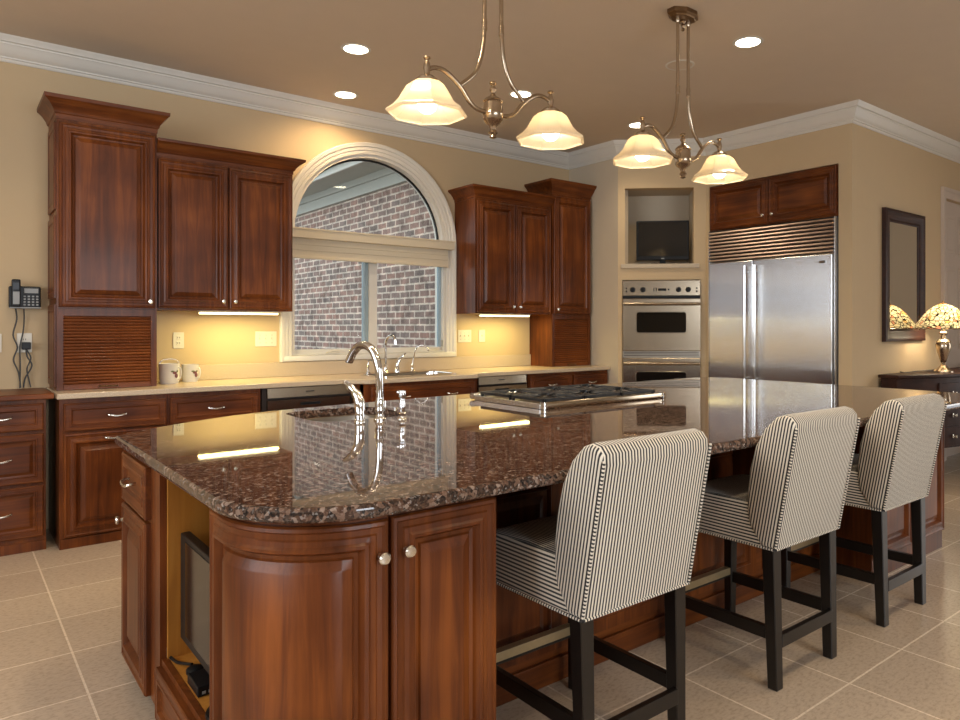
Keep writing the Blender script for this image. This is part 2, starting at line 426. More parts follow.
def sweep(b, path, prof, closed=False, side=1):
    """sweep profile (out,z) along 2-D path with mitres; side=1: out is to the right of travel"""
    P = [Vector((p[0], p[1])) for p in path]; n = len(P); t = bmesh.new(); rings = []
    def nr(a, d):
        v = (d - a).normalized(); return Vector((v.y, -v.x)) * side
    for i in range(n):
        if closed or 0 < i < n - 1:
            n1 = nr(P[i - 1], P[i]); n2 = nr(P[i], P[(i + 1) % n]); mt = (n1 + n2); mt = mt / max(mt.dot(n1), 1e-6)
        elif i == 0: mt = nr(P[0], P[1])
        else: mt = nr(P[-2], P[-1])
        rings.append([t.verts.new((P[i].x + mt.x * o, P[i].y + mt.y * o, z)) for o, z in prof])
    k = len(prof)
    for i in range(n if closed else n - 1):
        a, d = rings[i], rings[(i + 1) % n]
        for q in range(k):
            t.faces.new([a[q], a[(q + 1) % k], d[(q + 1) % k], d[q]])
    if not closed:
        t.faces.new(rings[0]); t.faces.new(rings[-1][::-1])
    bmesh.ops.recalc_face_normals(t, faces=t.faces)
    join(b, t)

WM = {}
def link(name, b, mat, parent=None, smooth=False, local=False):
    me = bpy.data.meshes.new(name); 
    b.to_mesh(me); b.free()
    if smooth is not False:
        ang = 40 if smooth is True else smooth
        me.shade_smooth()
        me.set_sharp_from_angle(angle=math.radians(ang))
    me.materials.append(M[mat] if isinstance(mat, str) else mat)
    o = bpy.data.objects.new(name, me); C.objects.link(o)
    if parent is not None:
        o.parent = parent; WM[o] = WM[parent]
        if not local: me.transform(WM[parent].inverted())
    else:
        xs = [v.co for v in me.vertices]
        c = Vector(((min(v.x for v in xs) + max(v.x for v in xs)) / 2, (min(v.y for v in xs) + max(v.y for v in xs)) / 2, min(v.z for v in xs)))
        if not local:
            me.transform(Matrix.Translation(-c)); o.location = c
        WM[o] = Matrix.Translation(o.location)
    return o
def tag(o, label, cat, group=None):
    o['label'] = label; o['category'] = cat
    if group: o['group'] = group
    return o
def thing(name, label, cat, loc=(0, 0, 0), rotz=0.0, group=None):
    o = bpy.data.objects.new(name, None); C.objects.link(o); o.location = loc; o.rotation_euler = (0, 0, rotz)
    o.empty_display_size = 0.1
    WM[o] = Matrix.Translation(Vector(loc)) @ Matrix.Rotation(rotz, 4, 'Z')
    return tag(o, label, cat, group)
def struct(name, b, mat, parent=None, smooth=False):
    o = link(name, b, mat, parent, smooth, local=True)
    if parent is None: o['kind'] = 'structure'
    return o
def cut(o, cutters):
    """boolean difference with temporary cutter meshes"""
    tmp = []
    for b in cutters:
        me = bpy.data.meshes.new('cut'); b.to_mesh(me); b.free()
        c = bpy.data.objects.new('cut', me); C.objects.link(c); tmp.append(c)
        c.matrix_world = Matrix.Translation(o.location)  if False else Matrix.Identity(4)
        md = o.modifiers.new('cut', 'BOOLEAN'); md.operation = 'DIFFERENCE'; md.object = c; md.solver = 'EXACT'
    dg = bpy.context.evaluated_depsgraph_get(); dg.update()
    me = bpy.data.meshes.new_from_object(o.evaluated_get(dg))
    mats = list(o.data.materials); old = o.data
    o.modifiers.clear(); o.data = me; me.name = old.name
    if not me.materials:
        for m_ in mats: me.materials.append(m_)
    for c in tmp: bpy.data.objects.remove(c)
def dup(root, loc, label, rotz=None, group=None):
    r = root.copy(); C.objects.link(r); r.location = loc
    if rotz is not None: r.rotation_euler = (0, 0, rotz)
    r['label'] = label
    if group: r['group'] = group
    WM[r] = Matrix.Translation(Vector(loc)) @ Matrix.Rotation(r.rotation_euler.z, 4, 'Z')
    for ch in list(root.children):
        c = ch.copy(); C.objects.link(c); c.parent = r
        for g in ch.children:
            d = g.copy(); C.objects.link(d); d.parent = c
    return r
def point(name, loc, power, col, r=0.05, parent=None):
    l = bpy.data.lights.new(name, 'POINT'); l.energy = power; l.color = col; l.shadow_soft_size = r
    o = bpy.data.objects.new(name, l); C.objects.link(o); o.location = loc
    if parent is not None: o.parent = parent
    return o

# ================================================================ THE SETTING
YB = 5.73; CEIL = 3.17
b = nb(); box(b, -3.3, 9.7, -4.7, 5.9, -0.12, 0.0); struct('floor', b, 'tiles')
b = nb(); box(b, -3.3, 9.7, -4.7, 5.9, CEIL, CEIL + 0.15); struct('ceiling', b, 'ceiling')

WX, WR, WS, WSILL = 2.853, 0.728, 2.10, 1.10       # window centre, arch radius, spring line, sill
b = nb(); box(b, -3.3, 5.27, YB, YB + 0.16, 0, CEIL)
wall_back = struct('wall_back', b, 'wall')
def arch_pts(r, z0, n=28):
    return [(WX - r, z0)] + [(WX - r * math.cos(PI * k / n), WS + r * math.sin(PI * k / n)) for k in range(n + 1)] + [(WX + r, z0)]
cb = nb(); prism(cb, arch_pts(WR, WSILL), YB - 0.1, YB + 0.3, axis='y'); cut(wall_back, [cb])
b = nb(); box(b, 5.125, 5.27, 4.996, YB, 0, CEIL); struct('wall_return', b, 'wall_plain')
DG = Matrix.Translation((5.125, 4.996, 0)) @ Matrix.Rotation(-PI / 4, 4, 'Z')
def diag(b): bmesh.ops.transform(b, matrix=DG, verts=b.verts); return b
b = nb(); box(b, 0, 0.866, 0, 0.12, 0, CEIL)
wd = struct('wall_diagonal', diag(b), 'wall')
c1 = nb(); box(c1, 0.042, 0.812, -0.1, 0.3, 0.40, 1.80)
c2 = nb(); box(c2, 0.069, 0.748, -0.1, 0.3, 1.956, 2.712)
cut(wd, [diag(c1), diag(c2)])
b = nb()
box(b, 0.03, 0.069, 0.12, 0.44, 1.92, 2.75); box(b, 0.748, 0.787, 0.12, 0.44, 1.92, 2.75)
box(b, 0.069, 0.748, 0.12, 0.44, 1.92, 1.956); box(b, 0.069, 0.748, 0.12, 0.44, 2.712, 2.75); box(b, 0.03, 0.787, 0.44, 0.47, 1.92, 2.75)
struct('wall_niche', diag(b), 'wall_plain')
b = nb(); box(b, 0.028, 0.80, -0.022, 0.0, 1.915, 1.957, 0.004); struct('trim_niche', diag(b), 'wall_plain')
b = nb(); box(b, 5.737, 5.81, 2.895, 4.384, 0, CEIL); wf = struct('wall_fridge', b, 'wall')
c1 = nb(); box(c1, 5.6, 5.9, 3.012, 4.342, -0.1, 2.708); cut(wf, [c1])
b = nb(); box(b, 5.81, 9.7, 2.895, 2.99, 0, CEIL); wr_ = struct('wall_right', b, 'wall')
c1 = nb(); box(c1, 7.64, 8.50, 2.8, 3.1, -0.05, 2.62); cut(wr_, [c1])
b = nb(); box(b, -3.3, -3.2, -4.7, YB, 0, CEIL); w_ = struct('wall_left', b, 'wall_plain')
cs = []
for y0, y1 in ((-0.3, 0.8), (1.0, 2.1), (2.3, 3.4)):
    c1 = nb(); box(c1, -3.5, -3.0, y0, y1, 1.15, 2.92); cs.append(c1)
cut(w_, cs)
b = nb(); box(b, -3.3, 9.7, -4.7, -4.5, 0, CEIL); w_ = struct('wall_front', b, 'wall_plain')
cs = []
for x0, x1 in ((-0.6, 1.2), (1.35, 3.15)):
    c1 = nb(); box(c1, x0, x1, -4.9, -4.3, 0.95, 2.75); cs.append(c1)
cut(w_, cs)
b = nb(); box(b, 9.5, 9.7, -4.5, 2.895, 0, CEIL); w_ = struct('wall_hall', b, 'wall_plain')
c1 = nb(); box(c1, 9.3, 9.9, -1.8, 0.6, 0.3, 2.5); cut(w_, [c1])

CROWN = [(0, 3.022), (0.01, 3.022), (0.014, 3.028), (0.016, 3.04), (0.024, 3.043), (0.026, 3.052), (0.036, 3.058), (0.05, 3.074), (0.062, 3.096), (0.074, 3.116), (0.078, 3.118), (0.08, 3.128), (0.092, 3.132), (0.094, 3.14), (0.108, 3.156), (0.112, 3.169), (0, 3.169)]
ROOM = [(-3.2, -4.5), (-3.2, YB), (5.125, YB), (5.125, 4.996), (5.737, 4.384), (5.737, 2.895), (9.5, 2.895)]
b = nb(); sweep(b, ROOM, CROWN); struct('trim_crown', b, 'trim', smooth=30)
BASE = [(0, 0), (0.018, 0), (0.018, 0.10), (0.012, 0.125), (0.004, 0.13), (0, 0.13)]
b = nb(); sweep(b, [(5.737, 3.01), (5.737, 2.895), (7.53, 2.895)], BASE); struct('baseboard_right', b, 'trim')

# window: casing, jambs, sashes, panes
b = nb(); t = nb()
PROF = [(0.0, 0), (0.0, 0.012), (0.012, 0.016), (0.03, 0.016), (0.036, 0.022), (0.060, 0.024), (0.066, 0.032), (0.092, 0.036), (0.100, 0.030), (0.100, 0)]
sweep(t, arch_pts(WR - 0.004, 1.052), PROF, side=-1)
join(b, t, Matrix(((1, 0, 0, 0), (0, 0, -1, YB), (0, 1, 0, 0), (0, 0, 0, 1))))
w1 = struct('window_1', b, 'trim', smooth=35)
b = nb(); t = nb()
sweep(t, arch_pts(WR, WSILL), [(-0.03, 0), (-0.03, 0.14), (0.0, 0.14), (0.0, 0)], side=-1)
join(b, t, Matrix(((1, 0, 0, 0), (0, 0, -1, YB + 0.145), (0, 1, 0, 0), (0, 0, 0, 1))))
box(b, WX - WR, WX + WR, YB - 0.0, YB + 0.15, WSILL - 0.03, WSILL + 0.008)
box(b, 2.06, 3.67, YB - 0.035, YB - 0.001, 1.054, 1.098, 0.004)
box(b, 2.815, 2.888, YB + 0.02, YB + 0.11, WSILL, 2.02)
box(b, WX - WR + 0.03, WX + WR - 0.03, YB + 0.02, YB + 0.12, 1.995, 2.075)
for x0, x1 in ((2.155, 2.815), (2.888, 3.55)):
    box(b, x0, x1, YB + 0.05, YB + 0.10, WSILL + 0.008, WSILL + 0.045)
struct('window_frame', b, 'trim', w1, smooth=35)
b = nb()
for x0, x1 in ((2.13, 2.814), (2.889, 3.575)):
    box(b, x1 - 0.030, x1, YB + 0.04, YB + 0.105, WSILL + 0.045, 2.0)
    box(b, x0 , x0 + 0.020, YB + 0.06, YB + 0.105, WSILL + 0.045, 2.0)
struct('window_sash', b, 'trim_skylit', w1)
b = nb(); t = nb()
sweep(t, arch_pts(WR - 0.03, 2.08), [(-0.014, 0), (-0.014, 0.02), (0.0, 0.02), (0.0, 0)], side=-1)
join(b, t, Matrix(((1, 0, 0, 0), (0, 0, -1, YB + 0.10), (0, 1, 0, 0), (0, 0, 0, 1))))
struct('window_gasket', b, 'black', w1)
for x0, x1 in ((2.15, 2.785), (2.908, 3.546)):
    b = nb(); box(b, x0, x1, YB + 0.078, YB + 0.084, WSILL + 0.04, 2.0); struct('window_pane', b, 'glass', w1)
b = nb(); prism(b, arch_pts(WR - 0.032, 2.07), YB + 0.078, YB + 0.084, axis='y'); struct('window_pane', b, 'glass', w1)
for x in (2.49, 3.46):
    b = nb(); box(b, x - 0.05, x + 0.05, YB + 0.012, YB + 0.05, WSILL + 0.009, WSILL + 0.022, 0.004)
    tube(b, [(x - 0.035, YB + 0.02, WSILL + 0.022), (x, YB + 0.005, WSILL + 0.036), (x + 0.05, YB + 0.01, WSILL + 0.03)], 0.005)
    struct('window_crank', b, 'white_plastic', w1, smooth=True)
b = nb(); box(b, 3.535, 3.548, YB + 0.004, YB + 0.03, 1.15, 1.21, 0.003); struct('window_lock', b, 'grey', w1)

# outside: brick wing with eaves, ground
b = nb(); box(b, 3.95, 4.3, 5.95, 18, -0.5, 3.0); struct('wall_brick', b, 'bricks')
b = nb(); box(b, 3.90, 3.95, 5.95, 18, 2.955, 3.12); box(b, 3.87, 3.95, 5.95, 18, 3.08, 3.16); box(b, 3.5, 3.95, 5.95, 18, 3.16, 3.20)
struct('trim_soffit', b, 'soffit')
b = nb(); box(b, 3.47, 3.5, 5.95, 18, 3.13, 3.30, 0.01); box(b, 3.36, 3.47, 5.95, 18, 3.2, 3.31, 0.02); struct('trim_gutter', b, 'gutter')
b = nb(); box(b, -6, 3.95, 5.95, 18, -0.5, -0.35); struct('floor_outside', b, 'ground')

# panelled door in the right wall with casing
b = nb(); t = nb()
sweep(t, [(7.64, 0), (7.64, 2.62), (8.50, 2.62), (8.50, 0)], [(0, 0), (0, 0.014), (0.02, 0.018), (0.06, 0.02), (0.07, 0.03), (0.10, 0.032), (0.105, 0)], side=-1)
join(b, t, Matrix(((1, 0, 0, 0), (0, 0, -1, 2.895), (0, 1, 0, 0), (0, 0, 0, 1))))
d1 = struct('door_1', b, 'door_paint', smooth=35)
b = nb(); box(b, 7.645, 8.495, 2.94, 2.975, 0.005, 2.615)
INS = [(0, 0), (0, 0.006), (0.012, 0.002), (0.03, 0.002), (0.05, 0.012)]
for x0, x1 in ((7.74, 8.03), (8.10, 8.39)):
    for z0, z1 in ((0.25, 0.95), (1.1, 1.95), (2.08, 2.48)): panel(b, x0, x1, z0, z1, 2.94, INS)
struct('door_leaf', b, 'door_paint', d1)

# ================================================================ CABINET PARTS
def knob(parent, x, y, z, local=False, mat=None):
    b = nb(); lathe(b, [(0.0, 0), (0.009, 0), (0.007, 0.006), (0.006, 0.012), (0.012, 0.017), (0.0155, 0.021), (0.0155, 0.026), (0.012, 0.030), (0, 0.031)], (x, y, z), 18, 'y-')
    if mat is not None: bmesh.ops.transform(b, matrix=mat, verts=b.verts)
    return link('knob', b, 'nickel', parent, True, local)
def pull(parent, x, y, z, w=0.10, local=False, mat=None):
    b = nb(); h = w / 2
    tube(b, smooth_path([(x - h, y, z + 0.004), (x - h, y - 0.018, z + 0.003), (x - h + 0.012, y - 0.028, z - 0.002), (x, y - 0.03, z - 0.007), (x + h - 0.012, y - 0.028, z - 0.002), (x + h, y - 0.018, z + 0.003), (x + h, y, z + 0.004)], 4), 0.0058, 8)
    if mat is not None: bmesh.ops.transform(b, matrix=mat, verts=b.verts)
    return link('handle', b, 'nickel', parent, True, local)
def front(kind, parent, x0, x1, z0, z1, y, prof=RAISED, k=1.0, mat=None, wood_='wood', local=False):
    b = nb(); panel(b, x0, x1, z0, z1, y, prof, k)
    if mat is not None: bmesh.ops.transform(b, matrix=mat, verts=b.verts)
    return link(kind, b, wood_, parent, False, local)
CAB_CROWN = [(0.0, -0.012), (0.004, -0.012), (0.006, 0.012), (0.014, 0.016), (0.02, 0.032), (0.042, 0.058), (0.066, 0.076), (0.074, 0.080), (0.076, 0.098), (0.0, 0.098)]
def cab_crown(parent, x0, x1, yf, yb, z, left=True, right=True, k=1.0, ko=None):
    pts = ([(x0, yb)] if left else []) + [(x0, yf), (x1, yf)] + ([(x1, yb)] if right else [])
    b = nb(); sweep(b, pts, [(o * (ko or k), z + h * k) for o, h in CAB_CROWN], side=1)
    return link('crown', b, 'wood_h', parent, 35)

def tambour(parent, x0, x1, z0, z1, yf):
    b = nb()
    box(b, x0, x0 + 0.035, yf, yf + 0.02, z0, z1); box(b, x1 - 0.035, x1, yf, yf + 0.02, z0, z1); box(b, x0 + 0.035, x1 - 0.035, yf, yf + 0.02, z1 - 0.045, z1)
    link('tambour_frame', b, 'wood', parent)
    b = nb(); n = 22; h = (z1 - 0.045 - z0 - 0.035) / n
    for i in range(n):
        za = z0 + 0.035 + i * h
        prism(b, [(yf + 0.018, za), (yf + 0.0125, za + h * 0.06), (yf + 0.008, za + h * 0.3), (yf + 0.007, za + h * 0.55), (yf + 0.009, za + h * 0.85), (yf + 0.0125, za + h * 0.95), (yf + 0.018, za + h)], x0 + 0.035, x1 - 0.035, axis='x')
    box(b, x0 + 0.035, x1 - 0.035, yf + 0.004, yf + 0.018, z0, z0 + 0.035, 0.003)
    s = link('tambour_door', b, 'slats', parent)
    xc = (x0 + x1) / 2; b = nb()
    tube(b, smooth_path([(xc - 0.05, yf + 0.004, z0 + 0.016), (xc - 0.045, yf - 0.014, z0 + 0.018), (xc, yf - 0.018, z0 + 0.018), (xc + 0.045, yf - 0.014, z0 + 0.018), (xc + 0.05, yf + 0.004, z0 + 0.016)], 3), 0.005, 8)
    link('handle', b, 'canopy', s, True)

CT = 0.935   # top of the back counter
# ---- tall wall cabinet with tambour, left
def tall_cab(label, x0, x1, yf, zt, z_split, knob_left, side_panels):
    t = thing('tall_wall_cabinet', label, 'cabinet', ((x0 + x1) / 2, (yf + YB) / 2, CT + 0.001), group='cherry wall cabinets')
    b = nb(); box(b, x0, x1, yf, YB - 0.002, z_split, zt); box(b, x0, x0 + 0.02, yf + 0.02, YB - 0.002, CT + 0.001, z_split); box(b, x1 - 0.02, x1, yf + 0.02, YB - 0.002, CT + 0.001, z_split)
    box(b, x0 + 0.02, x1 - 0.02, yf + 0.03, yf + 0.04, CT + 0.001, z_split)
    link('cabinet_body', b, 'wood', t)
    tambour(t, x0, x1, CT + 0.001, z_split - 0.002, yf)
    d = front('door', t, x0 + 0.012, x1 - 0.012, z_split + 0.008, zt - 0.035, yf)
    kx = x0 + 0.045 if knob_left else x1 - 0.045
    knob(d, kx, yf - 0.019, z_split + 0.05)
    cab_crown(t, x0, x1, yf, YB - 0.002, zt + 0.0, k=1.22, ko=0.9)
    if side_panels:
        m = Matrix.Translation((x0, YB - 0.03, 0)) @ Matrix.Rotation(-PI / 2, 4, 'Z')
        for z0, z1 in ((1.51, 2.02), (2.06, 2.60)):
            b = nb(); panel(b, 0.02, YB - yf - 0.05, z0, z1, 0, [(0, 0), (0, 0.010), (0.006, 0.013), (0.035, 0.013), (0.04, 0.006), (0.06, 0.011)]); bmesh.ops.transform(b, matrix=m, verts=b.verts)
            link('side_panel', b, 'wood', t)
        b = nb(); panel(b, 0.02, YB - yf - 0.05, 0.96, 1.47, 0, [(0, 0), (0, 0.010), (0.006, 0.013), (0.035, 0.013), (0.04, 0.006), (0.06, 0.011)]); bmesh.ops.transform(b, matrix=m, verts=b.verts)
        link('side_panel', b, 'wood', t)
    return t
tall_cab('tall cherry wall cabinet with roll-up slatted garage beside the wall phone, left of the window', 0.525, 1.078, 5.33, 2.635, 1.447, False, True)
def double_cab(label, x0, x1, yf, z0, zt):
    t = thing('double_wall_cabinet', label, 'cabinet', ((x0 + x1) / 2, (yf + YB) / 2, z0), group='cherry wall cabinets')
    b = nb(); box(b, x0, x1, yf, YB - 0.002, z0, zt); link('cabinet_body', b, 'wood', t)
    xm = (x0 + x1) / 2
    d = front('door', t, x0 + 0.010, xm - 0.003, z0 + 0.012, zt - 0.03, yf); knob(d, xm - 0.04, yf - 0.019, z0 + 0.065)
    d = front('door', t, xm + 0.003, x1 - 0.010, z0 + 0.012, zt - 0.03, yf); knob(d, xm + 0.04, yf - 0.019, z0 + 0.065)
    cab_crown(t, x0, x1, yf, YB - 0.002, zt, left=x0 > 3, right=x0 < 3, k=1.0)
    return t
double_cab('two-door cherry wall cabinet hanging above the two white canisters', 1.083, 2.008, 5.385, 1.447, 2.495)
double_cab('two-door cherry wall cabinet hanging right beside the arched window, above the white switches', 3.675, 4.575, 5.385, 1.455, 2.515)
tall_cab('tall cherry wall cabinet with roll-up slatted garage in the far corner, right of the window', 4.580, 5.10, 5.37, 2.665, 1.455, True, False)

# ---- under-cabinet strips
def strip(x0, x1, y, z, label):
    t = thing('under_cabinet_light', label, 'light', ((x0 + x1) / 2, y, z), group='under-cabinet lights')
    b = nb(); box(b, x0, x1, y - 0.03, y + 0.03, z + 0.012, z + 0.024); link('housing', b, 'white_plastic', t)
    b = nb(); box(b, x0 + 0.01, x1 - 0.01, y - 0.026, y + 0.026, z, z + 0.012); link('lens', b, 'strip', t)
    l = bpy.data.lights.new('strip_lamp', 'AREA'); l.shape = 'RECTANGLE'; l.size = x1 - x0; l.size_y = 0.05; l.energy = 5.0; l.color = (1.0, 0.83, 0.30)
    o = bpy.data.objects.new('strip_lamp', l); C.objects.link(o); o.location = ((x0 + x1) / 2, y, z - 0.004)
strip(1.37, 1.93, 5.47, 1.422, 'lit strip light under the cabinet above the white canisters')
strip(3.79, 4.36, 5.47, 1.430, 'lit strip light under the cabinet right of the window')

# ---- base cabinets under the back counter
def base_cab(name, label, x0, x1, rows, yf=5.14, z0=0.0, zt=0.898, yb=YB - 0.002, group='cherry base cabinets'):
    t = thing(name, label, 'cabinet', ((x0 + x1) / 2, (yf + yb) / 2, z0), group=group)
    b = nb(); box(b, x0, x1, yf, yb, z0, zt); box(b, x0, x1, yf - 0.012, yf, z0, 0.058, 0.003)
    if zt < 0.8: box(b, x0, x1, yf, yf + 0.022, zt, 0.898); box(b, x0, x0 + 0.02, yf, yb, zt, 0.898); box(b, x1 - 0.02, x1, yf, yb, zt, 0.898)
    link('cabinet_body', b, 'wood', t)
    for kind, a, c, za, zb, prof, hand in rows:
        d = front(kind, t, a, c, za, zb, yf, prof, 1.0, None, 'wood_h' if kind == 'drawer' else 'wood')
        for hx, hz in hand: pull(d, hx, yf - 0.019, hz)
    return t
base_cab('drawer_cabinet', 'three-drawer cherry cabinet under the wall phone at the left edge', 0.0, 0.462, [
    ('drawer', 0.012, 0.450, 0.715, 0.876, DRAWER, [(0.245, 0.80)]), ('drawer', 0.012, 0.450, 0.405, 0.698, DRAWER2, [(0.245, 0.555)]), ('drawer', 0.012, 0.450, 0.085, 0.388, DRAWER2, [(0.245, 0.24)])], yf=5.222)
base_cab('base_cabinet', 'cherry base cabinet with drawer over wide door at the left end of the beige counter', 0.520, 1.102, [
    ('drawer', 0.540, 1.090, 0.702, 0.872, DRAWER, [(0.815, 0.79)]), ('door', 0.540, 1.090, 0.066, 0.690, RAISED, [(0.80, 0.652)])])
base_cab('base_cabinet', 'cherry base cabinet with drawer over doors beside the wide dishwasher', 1.104, 1.690, [
    ('drawer', 1.115, 1.668, 0.702, 0.872, DRAWER, [(1.39, 0.79)]), ('door', 1.115, 1.388, 0.066, 0.690, RAISED, []), ('door', 1.394, 1.668, 0.066, 0.690, RAISED, [])])
base_cab('sink_cabinet', 'cherry sink cabinet bumped forward under the kitchen sink', 2.385, 3.455, [
    ('drawer', 2.46, 3.40, 0.702, 0.872, DRAWER, [(2.73, 0.79), (3.17, 0.79)]), ('door', 2.46, 2.925, 0.066, 0.690, RAISED, []), ('door', 2.935, 3.40, 0.066, 0.690, RAISED, [])], yf=5.01, zt=0.70)
# its rails above the sink bowl
base_cab('base_cabinet', 'cherry base cabinet between the narrow dishwasher and the corner drawers', 4.095, 4.630, [
    ('drawer', 4.108, 4.618, 0.702, 0.872, DRAWER, [(4.36, 0.79)]), ('door', 4.108, 4.618, 0.066, 0.690, RAISED, [])])
base_cab('base_cabinet', 'cherry base cabinet at the far right end of the beige counter', 4.632, 5.118, [
    ('drawer', 4.645, 5.105, 0.702, 0.872, DRAWER, [(4.875, 0.79)]), ('door', 4.645, 5.105, 0.066, 0.690, RAISED, [])])

def dishwasher(label, x0, x1):
    t = thing('dishwasher', label, 'dishwasher', ((x0 + x1) / 2, 5.42, 0), group='stainless dishwashers')
    b = nb(); box(b, x0, x1, 5.15, YB - 0.01, 0.0, 0.895); link('body', b, 'toe', t)
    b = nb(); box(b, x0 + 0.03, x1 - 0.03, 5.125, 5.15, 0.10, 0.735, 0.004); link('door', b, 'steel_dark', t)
    b = nb(); prism(b, [(5.15, 0.735), (5.112, 0.742), (5.112, 0.808), (5.15, 0.812)], x0 + 0.03, x1 - 0.03, axis='x', bev=0.003)
    h = link('handle_panel', b, 'steel_warm', t)
    xc = (x0 + x1) / 2; b = nb(); box(b, xc - 0.075, xc + 0.075, 5.109, 5.116, 0.765, 0.785, 0.003); link('grip_slot', b, 'black', h)
    b = nb(); prism(b, [(5.15, 0.822), (5.118, 0.826), (5.124, 0.893), (5.15, 0.893)], x0 + 0.03, x1 - 0.03, axis='x', bev=0.003)
    p = link('control_panel', b, 'steel_warm', t)
    b = nb()
    for i in range(5): box(b, xc - 0.03 + i * 0.013, xc - 0.022 + i * 0.013, 5.1165, 5.122, 0.858, 0.866)
    link('badge', b, 'black', p)
dishwasher('wide stainless dishwasher left of the sink cabinet under the window', 1.702, 2.375)
dishwasher('narrow stainless dishwasher right of the sink cabinet', 3.465, 4.088)

# ---- counters
t = nb(); prism(t, [(0.505, YB - 0.002), (0.505, 5.095), (2.30, 5.095), (2.43, 4.965), (3.41, 4.965), (3.465, 5.02), (3.465, 5.085), (5.121, 5.095), (5.121, YB - 0.002)], 0.900, CT, bev=0.006)
t2 = nb(); box(t2, 2.60, 3.30, 5.10, 5.49, 0.8, 1.0)
ctr = link('countertop', t, 'beige_stone', None, False, local=True); cut(ctr, [t2]); ctr['label'] = 'long beige solid countertop along the window wall'; ctr['category'] = 'countertop'
b = nb(); box(b, 1.082, 4.578, YB - 0.026, YB - 0.003, CT + 0.0005, 1.050, 0.003)
tag(link('backsplash', b, 'beige_stone'), 'low beige backsplash standing along the back of the beige counter', 'backsplash')
b = nb(); prism(b, [(-0.4, YB - 0.002), (-0.4, 5.19), (0.498, 5.19), (0.498, YB - 0.002)], 0.8995, CT - 0.002, bev=0.006)
tag(link('desk_top', b, 'wood_h'), 'brown wooden desk top under the wall phone', 'countertop')

# ---- kitchen sink
def bowl(b, x0, x1, y0, y1, zt, depth, r=0.05, th=0.006, wr=0.014):
    def rr(x0, x1, y0, y1, r, n=5):
        out = []
        for cx, cy, a0 in ((x1 - r, y1 - r, 0), (x0 + r, y1 - r, PI / 2), (x0 + r, y0 + r, PI), (x1 - r, y0 + r, 1.5 * PI)):
            for k in range(n + 1): out.append((cx + r * math.cos(a0 + PI / 2 * k / n), cy + r * math.sin(a0 + PI / 2 * k / n)))
        return out
    t = bmesh.new(); rings = []
    for ins, z in ((-wr, zt), (0, zt), (0.004, zt - 0.004), (0.012, zt - depth + 0.03), (0.035, zt - depth), (0.035 - th, zt - depth - th), (0.012 - th, zt - depth + 0.03), (-th, zt - 0.006), (-wr, zt - 0.006)):
        rings.append([t.verts.new((x, y, z)) for x, y in rr(x0 + ins, x1 - ins, y0 + ins, y1 - ins, max(r - ins * 0.5, 0.01))])
    for a, d in zip(rings, rings[1:] + rings[:1]):
        if a is rings[4]: continue
        for k in range(len(a)):
            k2 = (k + 1) % len(a); t.faces.new([a[k], a[k2], d[k2], d[k]])
    t.faces.new(rings[4]); t.faces.new(rings[5][::-1])
    bmesh.ops.recalc_face_normals(t, faces=t.faces); join(b, t)
t = thing('kitchen_sink', 'stainless sink set into the beige counter under the window', 'sink', (2.95, 5.295, 0.74))
b = nb(); bowl(b, 2.612, 3.288, 5.112, 5.478, 0.9425, 0.17, wr=0.030); link('bowl', b, 'chrome', t, True)
b = nb(); lathe(b, [(0.04, 0.0), (0.038, 0.003), (0.02, 0.004), (0, 0.004)], (2.95, 5.3, 0.7675), 20); link('drain', b, 'nickel', t, True)

# ---- taps at the window sink
t = thing('gooseneck_faucet', 'tall chrome faucet behind the sink under the window', 'faucet', (2.88, 5.58, CT + 0.001))
b = nb(); lathe(b, [(0.028, CT + 0.001), (0.028, CT + 0.008), (0.018, CT + 0.02), (0.015, CT + 0.06), (0.018, CT + 0.065), (0.012, CT + 0.075)], (2.88, 5.58, 0), 20); link('base', b, 'chrome', t, True)
b = nb(); tube(b, smooth_path([(2.88, 5.58, CT + 0.05), (2.88, 5.58, 1.16), (2.882, 5.57, 1.215), (2.89, 5.53, 1.252), (2.90, 5.48, 1.25), (2.905, 5.45, 1.215)], 5), 0.0115, 12); link('spout', b, 'chrome', t, True)
b = nb(); tube(b, [(2.905, 5.45, 1.217), (2.906, 5.447, 1.180)], 0.0135, 12); link('spray_head', b, 'chrome', t, True)
t = thing('soap_dispenser', 'small chrome soap dispenser left of the faucet under the window', 'soap dispenser', (2.72, 5.58, CT + 0.001))
b = nb(); lathe(b, [(0.022, CT + 0.001), (0.02, CT + 0.012), (0.010, CT + 0.02), (0.009, CT + 0.055), (0.013, CT + 0.065), (0.009, CT + 0.075), (0.008, CT + 0.105), (0.012, CT + 0.112), (0, CT + 0.118)], (2.72, 5.58, 0), 18); link('pump', b, 'chrome', t, True)
b = nb(); tube(b, [(2.72, 5.58, CT + 0.11), (2.73, 5.54, CT + 0.115), (2.735, 5.52, CT + 0.105)], 0.005, 8); link('nozzle', b, 'chrome', t, True)
t = thing('faucet_lever', 'chrome curved faucet lever right of the window sink faucet', 'faucet handle', (2.99, 5.58, CT + 0.001))
b = nb(); lathe(b, [(0.026, CT + 0.001), (0.024, CT + 0.02), (0.020, CT + 0.045), (0.014, CT + 0.06), (0, CT + 0.065)], (2.99, 5.58, 0), 18); link('base', b, 'chrome', t, True)
b = nb(); tube(b, smooth_path([(2.99, 5.58, CT + 0.04), (2.995, 5.575, CT + 0.08), (3.02, 5.57, CT + 0.125), (3.065, 5.56, CT + 0.165)], 4), [0.016] * 4 + [0.014] * 4 + [0.010] * 4 + [0.004], 10); link('lever', b, 'chrome', t, True)
t = thing('water_tap', 'thin curved chrome water tap, rightmost of the taps under the window', 'faucet', (3.14, 5.58, CT + 0.001))
